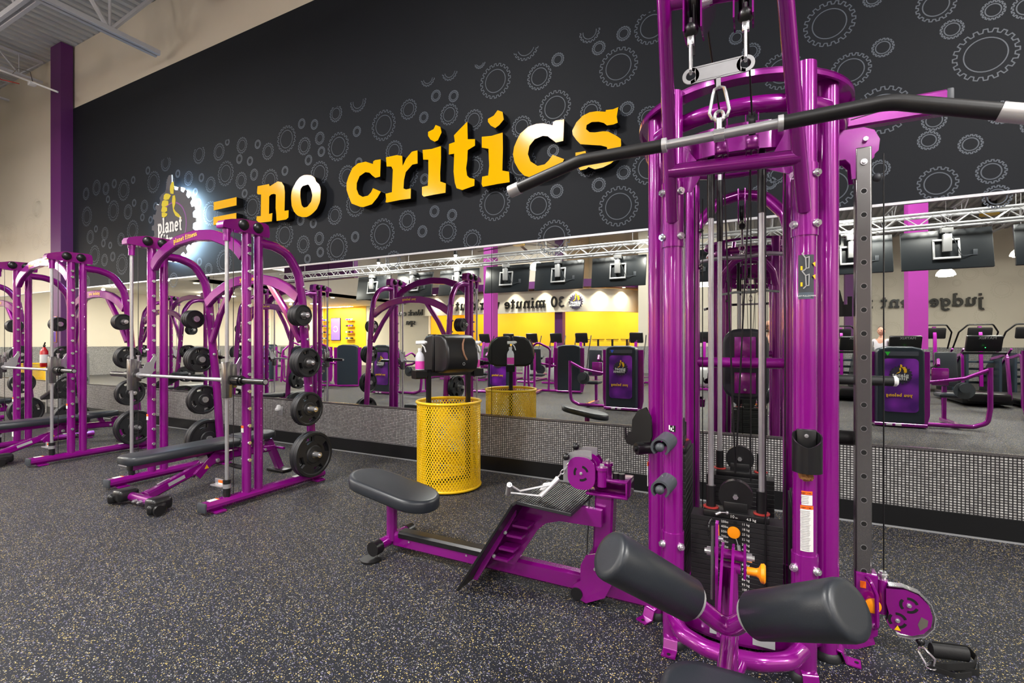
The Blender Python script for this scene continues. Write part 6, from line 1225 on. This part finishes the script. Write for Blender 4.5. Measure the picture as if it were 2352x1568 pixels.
# glowing clock
t = thing('gear_clock', 'dark gear shaped clock with cyan ring and digits, reflected above the right rack', 'clock', (-16.6, -.9, 3.45))
cc = Vector((-16.6, -.9, 3.42)); ux = Vector((-.9, .43, 0)).normalized() * -1 if False else Vector((-.96, -.28, 0)).normalized(); m = MB(); g = []
for i in range(18):
    a = 2 * PI * i / 18
    for da, q in ((-.27, .88), (-.18, 1), (.18, 1), (.27, .88)): g.append((.36 * q * math.cos(a + da * 2 * PI / 18), .36 * q * math.sin(a + da * 2 * PI / 18)))
m.prism(g, cc, ux, UZ, .06); m.build('gear_case', mat('clock_case', (30, 26, 60), .4), t)
nz = ux.cross(UZ); m = MB(); m.ribbon(circ(.25, 30, a0=.3, a1=5.6, close=True), .02, cc + nz * .062, ux, UZ, .004); m.build('glow_ring', CYAN, t)
SEG = {'0': 'abcdef', '1': 'bc', '5': 'acdfg', ':': '', '2': 'abdeg'}
def seg7(m, s, h, o):
    x = 0; w = h * .5
    for c in s:
        if c == ':': m.box(tuple(o + ux * (x + .1 * h) + UZ * h * .3), (.01, .01, .01)); m.box(tuple(o + ux * (x + .1 * h) + UZ * h * .7), (.01, .01, .01)); x += .3 * h; continue
        for k_, (p, q) in {'a': ((0, 1), (1, 1)), 'b': ((1, 1), (1, .5)), 'c': ((1, .5), (1, 0)), 'd': ((0, 0), (1, 0)), 'e': ((0, .5), (0, 0)), 'f': ((0, 1), (0, .5)), 'g': ((0, .5), (1, .5))}.items():
            if k_ in SEG[c]: m.ribbon([(x + p[0] * w, p[1] * h), (x + q[0] * w, q[1] * h)], h * .12, o, ux, UZ, .004)
        x += w + .28 * h
m = MB(); seg7(m, '10:51', .1, cc + nz * .062 - ux * .14 + UZ * .04); m.build('digits', CYAN, t)
m = MB(); m.cyl(cc + UZ * .3, (cc.x, cc.y, 3.56), .02); m.build('drop_rod', BLK, t)
# violet screen and shelves on the yellow booth wall
t = thing('violet_screen', 'tall violet lit screen with a white ring on the yellow wall', 'screen', (-23.4, YB + .05, 2.2))
m = MB(); m.box(*bx(-23.85, -23.05, YB + .02, YB + .08, 1.5, 2.9)); m.build('frame', BLK, t); m = MB(); m.box(*bx(-23.82, -23.08, YB + .08, YB + .085, 1.53, 2.87)); m.build('lit_panel', SCRM, t); m = MB(); m.ribbon(circ(.17, 24, a0=.5, a1=6, close=True), .035, (-23.45, YB + .086, 2.2), (-1, 0, 0), (0, 0, 1), .002); m.build('ring_mark', WHT, t)
sp_m = [mat('goods_blue', (60, 80, 170), .5), mat('goods_silver', (180, 180, 190), .3), mat('goods_black', (30, 30, 34), .5), mat('goods_violet', (120, 40, 150), .5)]
for sx, sn in ((-22.2, 'right'), (-24.3, 'left')):
    for k in range(4):
        z = 1.55 + k * .38; m = MB(); m.rbox((sx, YB + .17, z), (.66, .28, .03), .004); tag(m.build('wall_shelf', YEL, loc=(sx, YB + .17, z)), 'small yellow wall shelf %s of the violet screen, level %s from below' % (sn, ['one', 'two', 'three', 'four'][k]), 'shelf', 'booth shelves')
        for q in range(3):
            m = MB(); m.rbox((sx - .2 + q * .2, YB + .17, z + .075), (.14, .14, .12), .04); tag(m.build('boxed_goods', sp_m[(k + q) % 4], loc=(sx - .2 + q * .2, YB + .17, z + .08)), 'small goods item on the yellow booth shelves, a few pixels in the mirror', 'merchandise', 'goods on the booth shelves')
# ---- selectorized strength machines ----
SID = mat('violet_side_print', (250, 180, 30), .5)
def strength(kind):
    t = thing('strength_machine', 'x', 'strength machine', (0, 0, 0)); B = dict(world=False)
    # local: shroud front faces +y at y = 0
    m = MB(); w = .62; pf = [(-w / 2, .06), (w / 2, .06), (w / 2, 1.22), (w / 2 - .03, 1.27), (.15, 1.305), (-.15, 1.305), (-w / 2 + .03, 1.27), (-w / 2, 1.22)]; m.prism(pf, (0, -.28, 0), (1, 0, 0), (0, 0, 1), -.28); o = m.build('weight_shroud', DGRY, t, **B); b = o.modifiers.new('b', 'BEVEL'); b.width = .035; b.segments = 3; b.limit_method = 'ANGLE'
    m = MB(); m.prism(rrect(.46, .86, .06), (0, .0, .68), (-1, 0, 0), (0, 0, 1), .006); m.build('graphic_panel', GRAPH, t, **B)
    m = MB(); m.prism(rrect(.46, .07, .015), (0, .0, 1.19), (-1, 0, 0), (0, 0, 1), .006); m.build('name_strip', mat('strip_grey', (70, 72, 84), .4), t, **B)
    m = MB(); m.prism([(-.035, .03), (.035, .03), (.0, -.035)], (-.17, .007, 1.19), (-1, 0, 0), (0, 0, 1), .004); m.build('corner_tag', (GRN, BLU, YTXT)[kind], t, **B)
    m = MB()
    for s in (-1, 1): m.cut(); m.bar([(s * .335, -.2, 1.22), (s * .335, -.2, .2), (s * .30, -.2, .05)], .06, .16, up=(1, 0, 0), fil=.1); 
    m.build('side_frame', PUR, t, **B)
    m = MB(); m.bar([(-.34, -.14, .045), (.34, -.14, .045)], .3, .05); m.build('base_plate', PUR, t, **B)
    m = MB(); m.cut(); m.box((-.15, .012, .045), (.08, .003, .03)); m.cut(); m.box((-.03, .012, .045), (.08, .003, .03)); m.build('base_sticker', WHT, t, **B)
    m = MB(); slab(m, 'you belong', .035, (.15, .008, .50), (-1, 0, 0), (0, 0, 1), .003, w=.27); m.build('panel_lettering', YTXT, t, **B)
    m = MB()
    for s in (-1, 1):
        m.cut()
        for k in range(9): m.box((s * .368, -.2, .75 + k * .035), (.002, .03, .02))
    m.build('side_lettering', SID, t, **B)
    XFs = XF[t.name]; emblem(t, (0, .008, .85), .15, (-1, 0, 0), (0, 0, 1))
    sd = 1 if kind != 1 else -1
    # user station beside the shroud
    m = MB(); m.tube([(sd * .3, -.22, .05), (sd * .95, -.22, .05), (sd * 1.12, -.22, .12), (sd * 1.15, -.22, .35), (sd * 1.15, -.22, .98)], .035, 12, fil=.12); m.build('station_frame', PUR, t, **B)
    m = MB(); m.tube([(sd * 1.15, -.22, .95), (sd * .85, -.22, .80), (sd * .36, -.22, .72)], .03, 12); m.build('upper_strut', PUR, t, **B)
    m = MB(); m.rbox((sd * .55, -.22, .82), (.22, .04, .28), .03); m.build('cam_plate', PUR, t, **B)
    m = MB(); m.prism(circ(.13, 20), (sd * .82, -.15, .62), (-1, 0, 0), (0, 0, 1), .03); m.cyl((sd * .82, -.12, .66), (sd * .82, -.08, .66), .075, n=20); m.build('cam_disc', GRY, t, **B)
    m = MB(); m.rbox((sd * .78, -.62, .5), (.36, .34, .07), .03); m.build('seat_pad', VIN, t, **B)
    m = MB(); m.rbox((sd * .78, -.82, .92), (.30, .07, .58), .03, rot=(.12, 0, 0)); m.build('back_pad', VIN, t, **B)
    m = MB(); m.bar([(sd * .78, -.2, .05), (sd * .78, -1.0, .05)], .08, .06); m.bar([(sd * .78, -.65, .06), (sd * .78, -.65, .47)], .07, .07); m.bar([(sd * .78, -.92, .06), (sd * .78, -.88, 1.1)], .06, .06); m.build('seat_frame', PUR, t, **B)
    if kind == 2:
        m = MB(); m.tube([(sd * .5, -.5, .1), (sd * .45, -.5, 1.2), (sd * .8, -.55, 1.38), (sd * 1.1, -.6, 1.1), (sd * 1.15, -.6, .1)], .03, 12, fil=.15); m.build('press_arm', PUR, t, **B)
    else:
        m = MB(); m.tube([(sd * .55, -.3, 1.0), (sd * .6, -.5, 1.1), (sd * .62, -.75, .95)], .025, 10, fil=.1); m.build('press_arm', PUR, t, **B)
    m = MB(); m.cyl((sd * .62, -.62, 1.0), (sd * .62, -.8, .95), .03, n=12); m.build('arm_grip', GRIP, t, **B)
    return t
sp0, sp1, sp2 = strength(0), strength(1), strength(2); PI2 = PI
SM = [(sp1, (-2.45, -.60), 0, 'purple weight machine with gear graphic and green tag, reflected left of the tower'), (sp0, (2.05, -.75), 0, 'purple weight machine with gear graphic reflected right of the steel post'), (sp0, (4.75, -3.0), .1, 'purple weight machine reflected at the right edge of the mirror'),
      (sp2, (-4.6, -3.6), PI * .95, 'purple weight machine with curved press arm, reflected above the row seat'), (sp1, (-6.0, -2.0), 0, 'purple weight machine reflected behind the yellow basket'), (sp0, (-8.9, -.85), 0, 'purple weight machine reflected between the racks, behind the nearest one'),
      (sp2, (-11.4, -2.2), 2.6, 'purple weight machine reflected right of the plate stack of the nearest rack'), (sp2, (-13.4, -2.8), 2.3, 'purple weight machine reflected left of the plate stack'), (sp1, (-15.6, -2.4), .3, 'purple weight machine reflected far behind the second rack'), (sp0, (7.0, -2.6), 0, 'purple weight machine beyond the right edge of the mirror'), (sp0, (-.6, -3.9), .0, 'purple weight machine reflected behind the tower columns')]
us = set()
for pr, (x, y), rz, lab in SM:
    if pr.name in us: o = copy_tree(pr)
    else: o = pr; us.add(pr.name)
    o.location = (x, y, 0); o.rotation_euler = (0, 0, rz); o['label'] = lab; o['group'] = 'strength machines in the hall'
# ---- cardio machines ----
def treadmill():
    t = thing('treadmill', 'x', 'treadmill', (0, 0, 0)); B = dict(world=False)
    m = MB(); m.rbox((0, 0, 1.35), (.60, .09, .36), .03, rot=(-.35, 0, 0)); m.build('console', BLK, t, **B)
    text('MATRIX', .08, (.17, .12, 1.44), (-1, 0, 0), (0, .34, .94), LGRY, t, 'console_print', world=False)
    m = MB(); m.box((0, .085, 1.26), (.012, .012, .012)); m.build('green_light', mat('green_led', (40, 255, 90), .5, emit=(40, 255, 90), es=8), t, **B)
    m = MB()
    for s in (-1, 1): m.cut(); m.bar([(s * .38, .15, .1), (s * .36, .02, 1.12), (s * .36, -.35, 1.05), (s * .36, -.7, 1.0)], .05, .06, fil=.1)
    m.build('upright', PUR, t, **B)
    m = MB(); m.bar([(-.36, .0, 1.14), (.36, .0, 1.14)], .08, .05); m.build('crossbar', BLK, t, **B)
    m = MB(); m.rbox((0, -.75, .12), (.82, 1.9, .14), .03); m.rbox((0, .15, .2), (.7, .4, .2), .06); m.build('deck', BLK, t, **B)
    return t
def stepper():
    t = thing('stair_climber', 'x', 'stair climber', (0, 0, 0)); B = dict(world=False)
    m = MB(); m.rbox((0, 0, 1.62), (.5, .09, .30), .03, rot=(-.25, 0, 0)); m.build('console', BLK, t, **B)
    m = MB(); m.tube([(-.42, -.5, 1.2), (-.40, -.1, 1.65), (-.25, .05, 1.85), (.25, .05, 1.85), (.40, -.1, 1.65), (.42, -.5, 1.2)], .02, 10, fil=.08); m.build('handrail', BLK, t, **B)
    m = MB(); m.bar([(0, .1, .2), (0, .05, 1.55), (0, -.02, 1.8)], .08, .06); m.build('mast', PUR, t, **B)
    m = MB()
    for k in range(4): m.rbox((0, -.9 + k * .26, .25 + k * .2), (.56, .28, .06), .01)
    for s in (-1, 1): m.prism([(-1.05, .02), (.25, .02), (.25, 1.1), (-.1, 1.1), (-1.05, .35)], (s * .33 - .02, 0, 0), (0, 1, 0), (0, 0, 1), .05)
    m.build('stair_body', DGRY, t, **B)
    m = MB(); m.bar([(-.36, -1.0, .4), (-.36, .1, 1.2)], .04, .04); m.bar([(.36, -1.0, .4), (.36, .1, 1.2)], .04, .04); m.build('side_rails', PUR, t, **B)
    return t
def elliptical():
    t = thing('elliptical_trainer', 'x', 'elliptical', (0, 0, 0)); B = dict(world=False)
    m = MB(); m.rbox((0, 0, 1.52), (.42, .08, .34), .03, rot=(-.3, 0, 0)); m.build('console', BLK, t, **B)
    m = MB(); m.bar([(0, .25, .3), (0, .05, 1.38)], .09, .07); m.rbox((0, .25, .38), (.3, .55, .6), .12, seg=3, mi=1); m.build('drive_body', [PUR, LGRY], t, **B)
    for s in (-1, 1): m = MB(); m.tube([(s * .22, .1, .5), (s * .24, .0, 1.1), (s * .26, -.1, 1.35), (s * .25, -.25, 1.6)], .018, 8, fil=.1); m.build('moving_handle', BLK, t, **B); m = MB(); m.bar([(s * .17, .2, .3), (s * .17, -1.0, .22)], .08, .06); m.build('pedal_arm', PUR, t, **B)
    m = MB(); m.bar([(0, .5, .04), (0, -1.1, .04)], .1, .06); m.bar([(-.3, .5, .04), (.3, .5, .04)], .08, .06); m.bar([(-.3, -1.1, .04), (.3, -1.1, .04)], .08, .06); m.build('base_frame', PUR, t, **B)
    return t
rown = ['first', 'second', 'third', 'fourth', 'fifth', 'sixth', 'seventh', 'eighth', 'ninth', 'tenth']
for bf, xs, y, nm, grp in ((treadmill, [1.1, 2.05, 3.0, 4.35, 5.3, 6.25, 7.2], -4.9, 'treadmill with black console', 'treadmills facing the mirror'), (stepper, [2.2, 4.35, 5.3, 6.25, 7.2, 8.15], -8.2, 'stair climber with arched black handrail', 'stair climbers by the far wall'),
                           (elliptical, [-11.2, -10.2, -8.9, -7.9, -7.0, -6.1, -5.2, -3.4, -2.4, -1.4], -6.3, 'elliptical trainer with black console', 'ellipticals in the middle of the hall')):
    p0 = bf()
    for i, x in enumerate(xs):
        o = p0 if i == 0 else copy_tree(p0); o.location = (x, y, 0); o['label'] = '%s, %s of its row from the left' % (nm, rown[i]); o['group'] = grp
# round tables in the workout room
for k, x in enumerate((-7.6, -6.9, -6.2, -5.5)):
    m = MB(); m.cyl((x, -13.8, 1.5), (x, -13.8, 1.53), .3, n=18); m.tube(ring_pts(x, -13.8, 1.45, .27, 18), .012, 6, closed=True); m.cyl((x, -13.8, 0), (x, -13.8, 1.5), .05); tag(m.build('round_stand', BLK, loc=(x, -13.8, 0)), 'small black round stand in the yellow workout room', 'stand', 'stands in the workout room')
# two visitors
def person(label, loc, rz, shirt, bald=True):
    t = thing('person', label, 'person', loc, rz)
    J = {'pel': (0, 0, .95), 'wst': (0, 0, 1.08), 'chs': (0, 0, 1.32), 'nek': (0, .0, 1.50), 'hd0': (0, .01, 1.57), 'sl': (-.18, 0, 1.44), 'el': (-.25, .0, 1.16), 'hl': (-.24, .12, .94), 'sr': (.18, 0, 1.44), 'er': (.25, .0, 1.16), 'hr': (.24, .12, .94),
         'pl': (-.10, 0, .90), 'kl': (-.11, .02, .50), 'al': (-.11, -.01, .09), 'tl': (-.12, .14, .035), 'pr': (.10, 0, .90), 'kr': (.11, .02, .50), 'ar': (.11, -.01, .09), 'tr': (.12, .14, .035)}
    E = [('pel', 'wst'), ('wst', 'chs'), ('chs', 'nek'), ('nek', 'hd0'), ('chs', 'sl'), ('sl', 'el'), ('el', 'hl'), ('chs', 'sr'), ('sr', 'er'), ('er', 'hr'), ('pel', 'pl'), ('pl', 'kl'), ('kl', 'al'), ('al', 'tl'), ('pel', 'pr'), ('pr', 'kr'), ('kr', 'ar'), ('ar', 'tr')]
    Rd = {'pel': .15, 'wst': .14, 'chs': .155, 'nek': .06, 'hd0': .055, 'sl': .065, 'el': .045, 'hl': .03, 'sr': .065, 'er': .045, 'hr': .03, 'pl': .095, 'kl': .06, 'al': .042, 'tl': .035, 'pr': .095, 'kr': .06, 'ar': .042, 'tr': .035}
    def skin(names, edges, mt, nm, sc=1.0):
        idx = {n: i for i, n in enumerate(names)}; me = bpy.data.meshes.new(nm); me.from_pydata([J[n] for n in names], [(idx[a], idx[b]) for a, b in edges], []); me.materials.append(mt)
        o = bpy.data.objects.new(nm, me); COL.objects.link(o); md = o.modifiers.new('s', 'SKIN'); lay = me.skin_vertices[0]
        for n in names: lay.data[idx[n]].radius = (Rd[n] * sc, Rd[n] * sc * .8)
        lay.data[0].use_root = True; sd_ = o.modifiers.new('d', 'SUBSURF'); sd_.levels = sd_.render_levels = 2; o.parent = t; XF[o.name] = XF[t.name].copy(); return o
    skin(list(J), E, SKIN, 'body')
    skin(['pel', 'wst', 'chs', 'sl', 'el', 'sr', 'er'], [('pel', 'wst'), ('wst', 'chs'), ('chs', 'sl'), ('sl', 'el'), ('chs', 'sr'), ('sr', 'er')], shirt, 'shirt', 1.08)
    skin(['pel', 'pl', 'kl', 'al', 'pr', 'kr', 'ar'], [('pel', 'pl'), ('pl', 'kl'), ('kl', 'al'), ('pel', 'pr'), ('pr', 'kr'), ('kr', 'ar')], SHIRT, 'trousers', 1.1)
    m = MB(); m.sphere((0, .02, 1.68), .1, 20, 14, sc=(.78, 1, 1.2)); m.sphere((0, .125, 1.665), .018, 10, 6, sc=(.8, 1, 1.3)); m.sphere((-.08, .01, 1.67), .022, 8, 6, sc=(.4, 1, 1.4)); m.sphere((.08, .01, 1.67), .022, 8, 6, sc=(.4, 1, 1.4)); m.sphere((0, .105, 1.62), .022, 10, 5, sc=(1.1, .5, .3)); m.build('head', SKIN, t, world=False, ang=180)
    m = MB(); m.sphere((-.03, .108, 1.695), .010, 8, 6, mi=0); m.sphere((.03, .108, 1.695), .010, 8, 6, mi=0); m.build('eyes', BLK, t, world=False)
    m = MB(); m.sphere((0, .0, 1.69) if bald else (0, -.005, 1.70), .102, 18, 10, sc=(.8, .95, .9) if bald else (.82, 1.02, 1.2))
    if bald:
        m = MB(); m.lathe([(0, .094), (.05, .09)], (0, .0, 1.63), n=18); m.sphere((0, .09, 1.60), .045, 12, 6, sc=(1, .7, .7))
    m.build('hair' if not bald else 'beard_and_hair_rim', HAIR, t, world=False)
    if bald:
        m = MB(); 
        for s in (-1, 1): m.tube([(s * .032 + .022 * math.cos(a), .125, 1.695 + .018 * math.sin(a)) for a in [2 * PI * k / 12 for k in range(12)]], .003, 6, closed=True); m.cyl((s * .054, .122, 1.70), (s * .08, .01, 1.69), .002, n=5)
        m.build('glasses', BLK, t, world=False)
    return t
person('person in a dark shirt with glasses, half hidden behind the tower in the mirror', (.21, -1.75, 0), .6, SHIRT)
person('person in a light shirt among the treadmills, reflected beside the bright purple pillar', (3.0, -7.3, 0), .4, mat('light_shirt', (205, 200, 205), .8), False)
